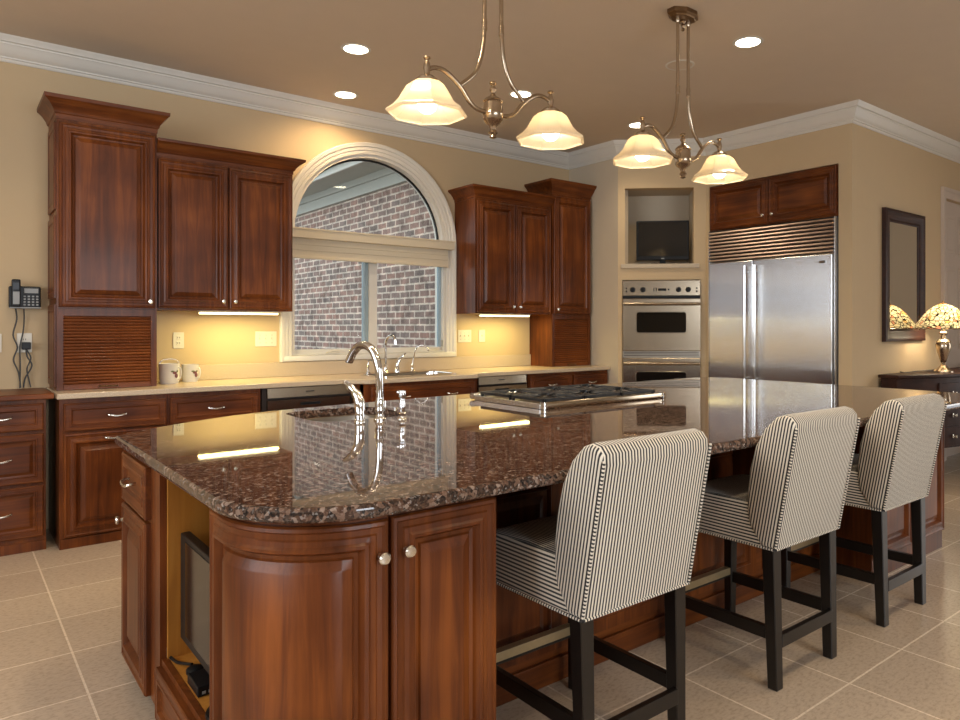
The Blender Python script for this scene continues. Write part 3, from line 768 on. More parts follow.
b = nb(); lathe(b, [(0.022, CT + 0.001), (0.02, CT + 0.01), (0.013, CT + 0.02), (0.013, CT + 0.05), (0.016, CT + 0.055), (0.008, CT + 0.065)], (3.14, 5.58, 0), 18); link('base', b, 'chrome', t, True)
b = nb(); tube(b, smooth_path([(3.14, 5.58, CT + 0.05), (3.15, 5.575, CT + 0.12), (3.165, 5.56, CT + 0.20), (3.20, 5.53, CT + 0.235), (3.235, 5.50, CT + 0.215), (3.245, 5.49, CT + 0.18)], 5), 0.006, 10); link('spout', b, 'chrome', t, True)

# ---- roller shade at the spring line of the window
t = thing('window_shade', 'cream fabric shade with wide valance across the arched window', 'window shade', (WX, YB - 0.06, 1.885))
b = nb(); box(b, 2.075, 3.615, YB - 0.095, YB - 0.038, 2.045, 2.118, 0.005); box(b, 2.07, 3.622, YB - 0.10, YB - 0.038, 2.112, 2.126, 0.003); link('valance', b, 'cream', t)
b = nb()
for i, (z0, z1) in enumerate(((1.995, 2.045), (1.95, 2.0), (1.905, 1.955))):
    prism(b, [(YB - 0.062, z0), (YB - 0.058, z0 - 0.002), (YB - 0.052, z1), (YB - 0.056, z1)], 2.10, 3.565, axis='x')
link('shade_cloth', b, 'cream', t)
b = nb(); box(b, 2.10, 3.565, YB - 0.068, YB - 0.05, 1.882, 1.906, 0.004); link('bottom_rail', b, 'cream', t)

# ================================================================ ISLAND
def arc(cx, cy, r, a0, a1, n=10): return [(cx + r * math.cos(a0 + (a1 - a0) * k / n), cy + r * math.sin(a0 + (a1 - a0) * k / n)) for k in range(n + 1)]
IT = 0.915
outer = arc(0.81, 1.86, 0.315, PI, 1.5 * PI, 12)[:-1] + [(0.84, 1.545), (4.58, 1.545)] + arc(4.58, 1.865, 0.32, 1.5 * PI, 2 * PI, 12)[1:] + [(4.90, 3.45)] + arc(4.65, 3.47, 0.25, 0, PI / 2, 6)[1:]
back = [tuple(p)[:2] for p in smooth_path([(2.6, 3.73, 0), (1.74, 3.66, 0), (1.19, 3.58, 0), (0.90, 3.46, 0), (0.62, 3.28, 0), (0.495, 3.155, 0)], 4)]
t = nb(); prism(t, outer + back, 0.878, IT, bev=0.013, seg=5)
def rrect(x0, x1, y0, y1, r, n=5):
    return arc(x1 - r, y1 - r, r, 0, PI / 2, n) + arc(x0 + r, y1 - r, r, PI / 2, PI, n) + arc(x0 + r, y0 + r, r, PI, 1.5 * PI, n) + arc(x1 - r, y0 + r, r, 1.5 * PI, 2 * PI, n)
c1 = nb(); prism(c1, rrect(1.235, 1.70, 3.0, 3.48, 0.10), 0.8, 1.0)
top = link('island_countertop', t, 'granite', None, False, local=True); cut(top, [c1])
top['label'] = 'polished dark brown granite countertop of the big island'; top['category'] = 'countertop'

isl = thing('kitchen_island', 'large cherry island cabinet with a rounded corner under the granite top', 'kitchen island', (2.55, 2.6, 0))
ME = Matrix.Translation((0.540, 3.17, 0)) @ Matrix.Rotation(-PI / 2, 4, 'Z')      # end face: local x runs from the far corner towards the camera
b = nb()
box(b, 0.540, 0.56, 2.665, 3.172, 0.055, 0.874); box(b, 0.56, 1.12, 3.15, 3.17, 0.055, 0.874)      # drawer unit frame and far side
box(b, 0.540, 0.56, 2.625, 2.665, 0.055, 0.874)                                                   # stile
box(b, 0.545, 0.565, 1.985, 2.625, 0.055, 0.235); box(b, 0.58, 0.60, 1.985, 2.625, 0.862, 0.874)
box(b, 0.60, 4.62, 3.52, 3.54, 0.055, 0.874); box(b, 4.60, 4.62, 1.86, 3.52, 0.055, 0.874)         # back and right side
box(b, 0.60, 0.62, 3.16, 3.52, 0.055, 0.874)
pth = [(0.54, 1.985)] + arc(0.81, 1.87, 0.27, PI, 1.5 * PI, 12) + [(1.152, 1.60)]
prism(b, pth + [(1.152, 1.70), (0.85, 1.70), (0.70, 1.80), (0.66, 1.985)], 0.10, 0.874)
prism(b, [(0.57, 1.985)] + arc(0.83, 1.89, 0.26, PI, 1.5 * PI, 12) + [(1.13, 1.63), (1.13, 1.72), (0.9, 1.72)], 0.0, 0.10)
box(b, 1.132, 1.152, 1.70, 2.04, 0.0, 0.874)
box(b, 3.70, 4.60, 1.76, 1.86, 0.0, 0.874); box(b, 3.70, 3.74, 1.86, 2.04, 0.0, 0.874)
link('carcass', b, 'wood', isl, 30)
b = nb(); box(b, 1.12, 3.74, 2.04, 2.06, 0, 0.874); box(b, 1.14, 3.70, 2.022, 2.04, 0.0, 0.09, 0.004); box(b, 1.14, 3.70, 2.03, 2.04, 0.80, 0.874)
link('knee_panel', b, 'wood_h', isl)
for x0, x1 in ((1.20, 1.78), (1.84, 2.42), (2.48, 3.06), (3.12, 3.66)):
    front('raised_panel', isl, x0, x1, 0.12, 0.79, 2.04, [(0, 0), (0, 0.008), (0.05, 0.008), (0.056, 0.014), (0.062, 0.012), (0.068, 0.003), (0.085, 0.003), (0.11, 0.012)])
# drawer, door, niche drawer on the end face
d = front('drawer', isl, 0.0, 0.415, 0.668, 0.848, 0, DRAWER, 1.25, ME, 'wood_y'); pull(d, 0.21, -0.020, 0.765, 0.11, False, ME)
d = front('door', isl, 0.0, 0.415, 0.065, 0.655, 0, RAISED, 1.0, ME); knob(d, 0.055, -0.020, 0.600, False, ME)
M2 = Matrix.Translation((0.545, 2.62, 0)) @ Matrix.Rotation(-PI / 2, 4, 'Z')
d = front('drawer', isl, 0.0, 0.63, 0.045, 0.215, 0, DRAWER, 1.0, M2, 'wood_y'); pull(d, 0.315, -0.020, 0.12, 0.11, False, M2)
b = nb(); box(b, 0.561, 1.0, 2.61, 2.625, 0.225, 0.862)
box(b, 0.566, 1.0, 1.985, 2.625, 0.22, 0.235); box(b, 1.0, 1.015, 1.985, 2.625, 0.22, 0.862)
link('niche_lining', b, 'niche_wood', isl)
# rounded corner door
def curved_panel(path, z0, z1, prof):
    P = [Vector((p[0], p[1])) for p in path]; L = [0.0]
    for a, c in zip(P, P[1:]): L.append(L[-1] + (c - a).length)
    W = L[-1]
    def at(s):
        for i in range(len(P) - 1):
            if s <= L[i + 1] + 1e-9:
                f = (s - L[i]) / (L[i + 1] - L[i]); p = P[i].lerp(P[i + 1], f); break
        # smooth normal
        def seg(i): v = (P[i + 1] - P[i]).normalized(); return Vector((v.y, -v.x)) * -1
        m = seg(i)
        if f < 0.5 and i > 0: m = (m * (0.5 + f) + seg(i - 1) * (0.5 - f)).normalized()
        if f >= 0.5 and i < len(P) - 2: m = (m * (1.5 - f) + seg(i + 1) * (f - 0.5)).normalized()
        return p, m
    H = z1 - z0
    def depth(e):
        for (i0, d0), (i1, d1) in zip(prof, prof[1:]):
            if i1 > i0 and i0 <= e <= i1: return d0 + (d1 - d0) * (e - i0) / (i1 - i0)
        return prof[-1][1]
    ins = sorted(set(i for i, _ in prof))
    mx = max(ins)
    xs = ins + [mx + (W - 2 * mx) * k / 14 for k in range(1, 14)] + [W - i for i in ins[::-1]]
    zs = ins + [H / 2] + [H - i for i in ins[::-1]]
    t = bmesh.new(); g = []
    for x in xs:
        p, m = at(x); row = []
        for z in zs:
            e = min(x, W - x, z, H - z); d = depth(e)
            row.append(t.verts.new((p.x - m.x * d, p.y - m.y * d, z0 + z)))
        g.append(row)
    for i in range(len(xs) - 1):
        for j in range(len(zs) - 1):
            t.faces.new([g[i][j], g[i + 1][j], g[i + 1][j + 1], g[i][j + 1]])
    # rim back to the carcass
    loop = [(i, 0) for i in range(len(xs))] + [(len(xs) - 1, j) for j in range(1, len(zs))] + [(i, len(zs) - 1) for i in range(len(xs) - 2, -1, -1)] + [(0, j) for j in range(len(zs) - 2, 0, -1)]
    bk = {}
    for i, j in loop:
        p, m = at(xs[i]); bk[(i, j)] = t.verts.new((p.x, p.y, z0 + zs[j]))
    for a, c in zip(loop, loop[1:] + loop[:1]):
        t.faces.new([g[a[0]][a[1]], g[c[0]][c[1]], bk[c], bk[a]])
    bmesh.ops.recalc_face_normals(t, faces=t.faces)
    return t
PC = [(i, d) for i, d in RAISED if not (i == 0 and d == 0)]
cpath = [(0.541, 1.975)] + arc(0.81, 1.87, 0.269, PI, 1.5 * PI, 24) + [(0.826, 1.601)]
b = curved_panel(cpath, 0.105, 0.862, PC)
d = link('corner_door', b, 'wood', isl, 28); knob(d, 0.803, 1.582, 0.775)
d = front('door', isl, 0.834, 1.150, 0.105, 0.865, 1.60, RAISED); knob(d, 0.872, 1.581, 0.779)
b = nb(); sweep(b, [(0.541, 1.98)] + arc(0.81, 1.87, 0.269, PI, 1.5 * PI, 24) + [(1.139, 1.601)], [(0, 0.866), (0.022, 0.866), (0.026, 0.872), (0.022, 0.877), (0, 0.877)], side=-1) if False else None
b.free()
for x0, x1 in ((3.715, 4.14), (4.16, 4.585)): front('door', isl, x0, x1, 0.11, 0.865, 1.76, RAISED)
for x in (2.86,):
    b = nb(); prism(b, [(2.03, 0.48), (2.03, 0.76)] + [(1.86 + 0.0 + 0.10 * math.cos(a), 0.76 + 0.05 * math.sin(a)) for a in (PI / 2.2, PI / 1.8)] + arc(1.80, 0.66, 0.12, PI / 2, PI, 6) + [(1.72, 0.60), (1.86, 0.56)], x, x + 0.04, axis='x')
    link('corbel', b, 'wood', isl)

# ---- island sink, tap, lever, sprayer
t = thing('bar_sink', 'small dark sink set into the granite island', 'sink', (1.4675, 3.24, 0.68))
b = nb(); bowl(b, 1.245, 1.69, 3.01, 3.47, 0.877, 0.19, r=0.09, wr=0.002); link('bowl', b, 'steel_dark', t, True)
b = nb(); lathe(b, [(0.04, 0.0), (0.038, 0.003), (0.02, 0.004), (0, 0.004)], (1.4675, 3.24, 0.6875), 20); link('drain', b, 'nickel', t, True)
FZ = IT + 0.0005
t = thing('gooseneck_faucet', 'tall chrome gooseneck faucet standing on the granite island', 'faucet', (1.48, 2.92, FZ))
b = nb(); lathe(b, [(0.027, FZ), (0.027, FZ + 0.006), (0.020, FZ + 0.012), (0.017, FZ + 0.03), (0.022, FZ + 0.04), (0.022, FZ + 0.048), (0.019, FZ + 0.058), (0.022, FZ + 0.075), (0.018, FZ + 0.09), (0.0165, FZ + 0.10)], (1.48, 2.92, 0), 24); link('base', b, 'chrome', t, True)
pts = smooth_path([(1.48, 2.92, FZ + 0.09), (1.479, 2.921, 1.10), (1.475, 2.93, 1.165), (1.466, 2.955, 1.22), (1.452, 2.99, 1.245), (1.436, 3.03, 1.245), (1.422, 3.065, 1.215), (1.412, 3.09, 1.172)], 6)
b = nb(); tube(b, pts, [0.0165 + 0.002 * min(1, i / 20) for i in range(len(pts))], 14); s_ = link('spout', b, 'chrome', t, True)
b = nb(); tube(b, [(1.4123, 3.0895, 1.173), (1.4118, 3.091, 1.168)], 0.0165, 14); link('aerator', b, 'black', s_, True)
t = thing('faucet_lever', 'chrome faucet lever with a curved horn beside the island faucet', 'faucet handle', (1.375, 2.90, FZ))
b = nb(); lathe(b, [(0.025, FZ), (0.025, FZ + 0.006), (0.020, FZ + 0.012), (0.021, FZ + 0.035), (0.018, FZ + 0.055), (0.016, FZ + 0.07)], (1.375, 2.90, 0), 20); link('base', b, 'chrome', t, True)
b = nb(); tube(b, smooth_path([(1.375, 2.90, FZ + 0.05), (1.374, 2.903, FZ + 0.09), (1.366, 2.92, FZ + 0.125), (1.352, 2.95, FZ + 0.155), (1.338, 2.98, FZ + 0.172)], 4), [0.023] * 5 + [0.021] * 4 + [0.0165] * 4 + [0.012] * 3 + [0.008], 12); link('lever', b, 'chrome', t, True)
t = thing('side_sprayer', 'short chrome side sprayer right of the island faucet', 'sprayer', (1.565, 2.87, FZ))
b = nb(); lathe(b, [(0.022, FZ), (0.020, FZ + 0.008), (0.012, FZ + 0.014), (0.012, FZ + 0.022), (0.017, FZ + 0.028), (0.012, FZ + 0.034)], (1.565, 2.87, 0), 18); link('base', b, 'chrome', t, True)
b = nb(); lathe(b, [(0.010, FZ + 0.03), (0.013, FZ + 0.05), (0.015, FZ + 0.07), (0.011, FZ + 0.085), (0.013, FZ + 0.10), (0.017, FZ + 0.115), (0.015, FZ + 0.128), (0, FZ + 0.132)], (1.565, 2.87, 0), 18); tube(b, [(1.565, 2.87, FZ + 0.118), (1.552, 2.888, FZ + 0.122)], 0.010, 10); link('spray_head', b, 'chrome', t, True)

# ---- range top
t = thing('gas_rangetop', 'wide black and stainless gas range top on the granite island', 'stove', (2.745, 3.06, FZ)); t.scale = (1, 1, 0.72)
X0, X1, Y0, Y1 = 2.29, 3.20, 2.75, 3.36
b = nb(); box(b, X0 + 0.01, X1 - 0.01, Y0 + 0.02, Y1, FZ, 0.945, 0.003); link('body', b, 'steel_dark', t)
b = nb(); prism(b, [(Y0, FZ), (Y0 - 0.006, 0.93), (Y0, 0.957), (Y0 + 0.012, 0.962), (Y0 + 0.022, 0.957), (Y0 + 0.022, FZ)], X0 + 0.016, X1 - 0.016, axis='x', bev=0.002); link('back_trim', b, 'steel_warm', t, True)
for x in (X0 - 0.004, X1 - 0.012):
    b = nb(); box(b, x, x + 0.018, Y0 - 0.012, Y0 + 0.024, FZ, 0.940, 0.003); box(b, x, x + 0.018, Y0 - 0.012, Y0 + 0.024, 0.943, 0.965, 0.003); link('end_cap', b, 'chrome', t)
    b = nb(); box(b, x + (0.0 if x < 3 else 0.008), x + (0.010 if x < 3 else 0.018), Y0 + 0.024, Y1, FZ, 0.952, 0.003); link('side_rail', b, 'steel', t)
b = nb(); tube(b, [(X0, Y1 + 0.030, 0.945), (X1, Y1 + 0.030, 0.945)], 0.024, 14); link('front_bullnose', b, 'steel', t, True)
for i in range(6):
    b = nb(); lathe(b, [(0.022, 0), (0.022, 0.012), (0.017, 0.016), (0.016, 0.035), (0, 0.036)], (X0 + 0.08 + i * 0.15, Y1 + 0.058, 0.945), 16, 'y'); link('knob', b, 'black', t, True)
nx = 3
for i in range(nx):
    gx0 = X0 + 0.03 + i * (X1 - X0 - 0.06) / nx; gx1 = gx0 + (X1 - X0 - 0.06) / nx - 0.008
    for j in range(2):
        gy0 = Y0 + 0.032 + j * 0.288; gy1 = gy0 + 0.280; xc = (gx0 + gx1) / 2; yc = (gy0 + gy1) / 2
        b = nb()
        for (xa, xb, ya, yb_) in ((gx0, gx1, gy0, gy0 + 0.014), (gx0, gx1, gy1 - 0.014, gy1), (gx0, gx0 + 0.014, gy0, gy1), (gx1 - 0.014, gx1, gy0, gy1)): box(b, xa, xb, ya, yb_, 0.962, 0.984, 0.003)
        for a in range(8):
            an = a * PI / 4; r0 = 0.05; r1 = 0.135 if a % 2 == 0 else 0.165
            tube(b, [(xc + r0 * math.cos(an), yc + r0 * math.sin(an), 0.986), (xc + r1 * math.cos(an), yc + min(0.135, r1) * math.sin(an), 0.978)], 0.0065, 6)
        for xa in (gx0 + 0.003, gx1 - 0.017):
            for ya in (gy0 + 0.003, gy1 - 0.017): box(b, xa, xa + 0.012, ya, ya + 0.012, 0.945, 0.963)
        g = link('grate', b, 'iron', t)
        b = nb(); lathe(b, [(0.062, 0.945), (0.060, 0.952), (0.045, 0.956), (0.045, 0.966), (0.038, 0.970), (0, 0.971)], (xc, yc, 0), 20); link('burner', b, 'black', t, True)

# ---- small television and box in the island niche
NZ = 0.236
t = thing('small_television', 'flat black television standing in the open niche of the island', 'television', (0.62, 2.34, NZ))
b = nb(); box(b, 0.5925, 0.6225, 2.04, 2.585, 0.305, 0.652, 0.004); link('bezel', b, 'black', t)
b = nb(); box(b, 0.590, 0.5925, 2.055, 2.515, 0.335, 0.636); link('screen', b, 'screen', t)
b = nb(); box(b, 0.605, 0.617, 2.12, 2.16, 0.25, 0.32); lathe(b, [(0.075, NZ), (0.073, NZ + 0.008), (0.02, NZ + 0.014), (0.010, NZ + 0.03)], (0.63, 2.14, 0), 24); link('stand', b, 'black', t)
t = thing('cable_box', 'little black box with ports lying on the niche floor of the island', 'box', (0.59, 2.37, NZ))
b = nb(); box(b, 0.568, 0.650, 2.275, 2.395, NZ, NZ + 0.030, 0.003); link('case', b, 'black', t)
b = nb()
for i in range(3): box(b, 0.580 + i * 0.018, 0.590 + i * 0.018, 2.2735, 2.276, NZ + 0.008, NZ + 0.016)
link('port', b, 'grey', t)
t = thing('cable_puck', 'round black cable puck behind the box in the island niche', 'cable', (0.59, 2.47, NZ))
b = nb(); lathe(b, [(0.026, NZ), (0.026, NZ + 0.012), (0.018, NZ + 0.018), (0, NZ + 0.019)], (0.605, 2.455, 0), 18); link('puck', b, 'black', t, True)
b = nb(); tube(b, smooth_path([(0.60, 2.47, NZ + 0.02), (0.588, 2.51, NZ + 0.012), (0.575, 2.55, NZ + 0.006), (0.567, 2.60, NZ + 0.006)], 4), 0.005, 8); link('cord', b, 'black', t, True)

# ================================================================ REFRIGERATOR AND OVENS
RF = (5.737, 4.355, 0); RR = -PI / 2
t = thing('refrigerator', 'wide built-in stainless refrigerator with two doors and a slatted grille', 'refrigerator', RF, RR)
L = lambda n, b, m, p, s=False: link(n, b, m, p, s, True)
b = nb(); box(b, 0.035, 1.318, 0.0, 0.58, 0.0, 2.262); box(b, 0.035, 1.318, -0.012, 0.0, 0.0, 0.10); L('body', b, 'steel_dark', t)
b = nb(); box(b, 0.045, 0.535, -0.045, -0.002, 0.11, 1.948, 0.006); dl = L('freezer_door', b, 'steel', t)
b = nb(); box(b, 0.545, 1.308, -0.045, -0.002, 0.11, 1.948, 0.006); dr = L('refrigerator_door', b, 'steel', t)
for x, d in ((0.478, dl), (0.585, dr)):
    b = nb(); tube(b, [(x, -0.095, 0.80), (x, -0.095, 1.90)], 0.014, 12)
    for z in (0.86, 1.84): tube(b, [(x, -0.095, z), (x, -0.044, z)], 0.010, 10)
    L('handle', b, 'steel', d, True)
b = nb(); box(b, 1.195, 1.245, -0.048, -0.044, 1.873, 1.895, 0.001); bd = L('badge', b, 'black', dr)
b = nb()
for i in range(4): box(b, 1.201 + i * 0.0105, 1.208 + i * 0.0105, -0.0495, -0.0478, 1.879, 1.889)
L('badge_letters', b, 'nickel', bd)
b = nb(); box(b, 0.035, 1.318, -0.012, 0.0, 1.962, 2.262); gr = L('grille_back', b, 'toe', t)
b = nb(); n = 9; h = 0.298 / n
for i in range(n):
    z = 1.964 + i * h; prism(b, [(-0.012, z), (-0.030, z + 0.002), (-0.040, z + h * 0.16), (-0.036, z + h * 0.5), (-0.012, z + h * 0.70)], 0.038, 1.315, axis='x', bev=0.001)
L('grille_slats', b, 'steel_grille', t)
for x0, x1 in ((0.025, 0.034), (1.319, 1.329)):
    b = nb(); box(b, x0, x1, -0.03, 0.02, 0.0, 2.262); L('frame_trim', b, 'steel', t)

t = thing('over_fridge_cabinet', 'two-door cherry cabinet above the stainless refrigerator', 'cabinet', (5.737, 4.355, 2.268), RR, 'cherry wall cabinets')
o_ = 2.268
b = nb(); box(b, 0.018, 1.338, 0.003, 0.55, 0, 0.434); L('cabinet_body', b, 'wood_h', t)
for x0, x1, kx in ((0.026, 0.675, 0.63), (0.681, 1.330, 0.726)):
    d = front('door', t, x0, x1, 0.01, 0.425, 0.003, RAISED, 1.0, None, 'wood_h', True); knob(d, kx, -0.016, 0.085, True)

t = thing('double_oven', 'stainless double wall oven built into the angled wall', 'oven', (5.125, 4.996, 0.42), -PI / 4)
Z = lambda z: z - 0.42
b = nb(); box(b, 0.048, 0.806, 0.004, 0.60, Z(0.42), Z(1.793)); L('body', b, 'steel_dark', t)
b = nb(); box(b, 0.046, 0.808, -0.022, 0.0, Z(1.640), Z(1.792), 0.004); cp = L('control_panel', b, 'steel_warm', t)
for kx in (0.145, 0.245, 0.595, 0.69):
    b = nb(); lathe(b, [(0.026, 0), (0.026, 0.006), (0.020, 0.010), (0.018, 0.028), (0, 0.030)], (kx, -0.021, Z(1.700)), 20, 'y-'); L('knob', b, 'black', cp, True)
b = nb(); box(b, 0.395, 0.475, -0.024, -0.021, Z(1.688), Z(1.712)); 
for x in (0.35, 0.372): box(b, x, x + 0.009, -0.024, -0.021, Z(1.682), Z(1.718))
for x in (0.075, 0.765): box(b, x, x + 0.014, -0.024, -0.021, Z(1.705), Z(1.722)); box(b, x, x + 0.014, -0.024, -0.021, Z(1.675), Z(1.692))
box(b, 0.49, 0.505, -0.024, -0.021, Z(1.692), Z(1.708))
L('display', b, 'black', cp)
def oven_door(z0, z1):
    b = nb(); box(b, 0.046, 0.808, -0.040, -0.001, Z(z0), Z(z1), 0.006); d = L('oven_door', b, 'steel_warm', t)
    b = nb(); wz0 = z0 + (z1 - z0) * 0.35; wz1 = z0 + (z1 - z0) * 0.74
    prism(b, rrect(0.172, 0.676, Z(wz0) - 0.008, Z(wz1) + 0.008, 0.03), -0.046, -0.040, axis='y', bev=0.002); L('window_frame', b, 'steel_warm', d)
    b = nb(); prism(b, rrect(0.182, 0.666, Z(wz0), Z(wz1), 0.024), -0.048, -0.046, axis='y'); L('window_glass', b, 'darkglass', d)
    b = nb(); hz = z1 - 0.055; tube(b, [(0.055, -0.085, Z(hz)), (0.80, -0.085, Z(hz))], 0.014, 12)
    for x in (0.075, 0.78): box(b, x - 0.014, x + 0.014, -0.088, -0.039, Z(hz) - 0.014, Z(hz) + 0.014, 0.003)
    L('handle', b, 'steel_warm', d, True)
oven_door(1.092, 1.612); oven_door(0.49, 1.025)
b = nb(); box(b, 0.046, 0.808, -0.018, 0.0, Z(1.028), Z(1.090)); v = L('vent_panel', b, 'steel_dark', t)
b = nb()
for z in (1.042, 1.060, 1.076): box(b, 0.06, 0.794, -0.021, -0.018, Z(z), Z(z) + 0.006)
L('vent_slots', b, 'black', v)
b = nb(); box(b, 0.046, 0.808, -0.018, 0.0, Z(1.614), Z(1.638)); L('vent_gap', b, 'black', t)
b = nb(); box(b, 0.046, 0.808, -0.018, 0.0, Z(0.42), Z(0.486)); L('lower_trim', b, 'steel_warm', t)

t = thing('niche_television', 'flat black television on a stand in the wall niche above the ovens', 'television', (5.125, 4.996, 1.957), -PI / 4)
Z = lambda z: z - 1.957
b = nb(); box(b, 0.186, 0.714, 0.10, 0.145, Z(2.003), Z(2.402), 0.008); L('bezel', b, 'black', t)
b = nb(); box(b, 0.206, 0.694, 0.0985, 0.1005, Z(2.045), Z(2.385)); L('screen', b, 'screen', t)
b = nb(); box(b, 0.33, 0.57, 0.06, 0.20, Z(1.957), Z(1.968), 0.004); box(b, 0.42, 0.48, 0.12, 0.14, Z(1.965), Z(2.01)); L('stand', b, 'black', t)
b = nb(); box(b, 0.435, 0.465, 0.097, 0.1, Z(2.014), Z(2.026)); L('badge', b, 'grey', t)

# ================================================================ BAR STOOLS
def uv_box(bm, fn):
    lay = bm.loops.layers.uv.new('stripe')
    bm.normal_update()
    for f in bm.faces:
        for lp in f.loops: lp[lay].uv = (fn(lp.vert.co, f.normal), 0)
def make_stool(loc, label, group):
    t = thing('bar_stool', label, 'bar stool', loc, 0.0, group)
    # seat
    b = nb(); HW = 0.228
    prof = [(-0.20, 0.516), (0.12, 0.514), (0.262, 0.520), (0.275, 0.545), (0.275, 0.615), (0.255, 0.648), (0.18, 0.668), (0.0, 0.678), (-0.20, 0.672)]
    prism(b, prof, -HW, HW, bev=0.014, seg=3, axis='x')
    uv_box(b, lambda c, n: (c.z if abs(n.x) > 0.55 else c.x)); L('seat', b, 'fabric', t, 50)
    # backrest
    b = nb()
    prof = [(-0.262, 0.519), (-0.345, 0.955), (-0.343, 0.985), (-0.325, 1.006), (-0.295, 1.012), (-0.262, 1.000), (-0.215, 0.955), (-0.176, 0.885), (-0.152, 0.800), (-0.142, 0.720), (-0.140, 0.640), (-0.150, 0.590), (-0.200, 0.519)]
    tt = nb(); prism(tt, prof, -HW - 0.006, HW + 0.006, bev=0.018, seg=3, axis='x')
    for v in tt.verts:
        if v.co.z > 0.9: v.co.z += 0.014 * (1 - (v.co.x / HW) ** 2)
    def lean(c): return c.y + 0.19 * (c.z - 0.512)
    uv_box(tt, lambda c, n: (lean(c) if abs(n.x) > 0.55 else c.x)); L('backrest', tt, 'fabric', t, 50)
    # piping
    b = nb()
    for sx in (-1, 1):
        x = sx * (HW + 0.0015)
        tube(b, smooth_path([(x, -0.262, 0.521), (x, -0.303, 0.735), (x, -0.343, 0.945), (x, -0.345, 0.968)], 6), 0.0045, 6, uvl=True)
        tube(b, [(x - sx * 0.0, -0.258, 0.517), (x, 0.12, 0.515), (x, 0.255, 0.520)], 0.0045, 6, uvl=True)
    tube(b, [(-HW, -0.263, 0.518), (HW, -0.263, 0.518)], 0.0045, 6, uvl=True)
    L('piping', b, 'piping', t, True)
    # legs
    def leg(x0, y0, x1, y1, z0, s0, s1):
        b = nb(); tm = bmesh.new()
        vs_ = []
        for (cx, cy, z, s) in ((x0, y0, 0.0, s0), (x1, y1, z0, s1)):
            vs_.append([tm.verts.new((cx + dx * s, cy + dy * s, z)) for dx, dy in ((-1, -1), (1, -1), (1, 1), (-1, 1))])
        for k in range(4): tm.faces.new([vs_[0][k], vs_[0][(k + 1) % 4], vs_[1][(k + 1) % 4], vs_[1][k]])
        tm.faces.new(vs_[0][::-1]); tm.faces.new(vs_[1])
        bmesh.ops.recalc_face_normals(tm, faces=tm.faces)
        bmesh.ops.bevel(tm, geom=list(tm.edges), offset=0.003, segments=1, profile=0.5, affect='EDGES')
        join(b, tm); L('leg', b, 'black_wood', t)
    for sx in (-1, 1):
        leg(sx * 0.197 - 0.002, -0.243, sx * 0.202, -0.228, 0.520, 0.0205, 0.0255)
        leg(sx * 0.198, 0.240, sx * 0.203, 0.238, 0.515, 0.0185, 0.0235)
    for sx in (-1, 1):
        b = nb(); box(b, sx * 0.2 - 0.011, sx * 0.2 + 0.011, -0.225, 0.222, 0.175, 0.222, 0.002); L('stretcher', b, 'black_wood', t)
    b = nb(); box(b, -0.18, 0.18, -0.262, -0.240, 0.150, 0.198, 0.002); L('stretcher', b, 'black_wood', t)
    b = nb(); box(b, -0.18, 0.18, 0.226, 0.252, 0.200, 0.240, 0.002); s = L('footrest', b, 'black_wood', t)
    b = nb(); box(b, -0.178, 0.178, 0.2225, 0.254, 0.212, 0.2425, 0.001); L('brass_plate', b, 'brass_plate', s)
    return t
G = 'striped bar stools at the island'
st = make_stool((1.57, 1.705, 0), 'striped bar stool nearest the camera, drawn up next to the rounded island corner doors', G)
dup(st, (2.529, 1.710, 0), 'striped bar stool in the middle of the row of three at the island', None, G)
dup(st, (3.388, 1.712, 0), 'striped bar stool farthest along the island, nearest the console table', None, G)

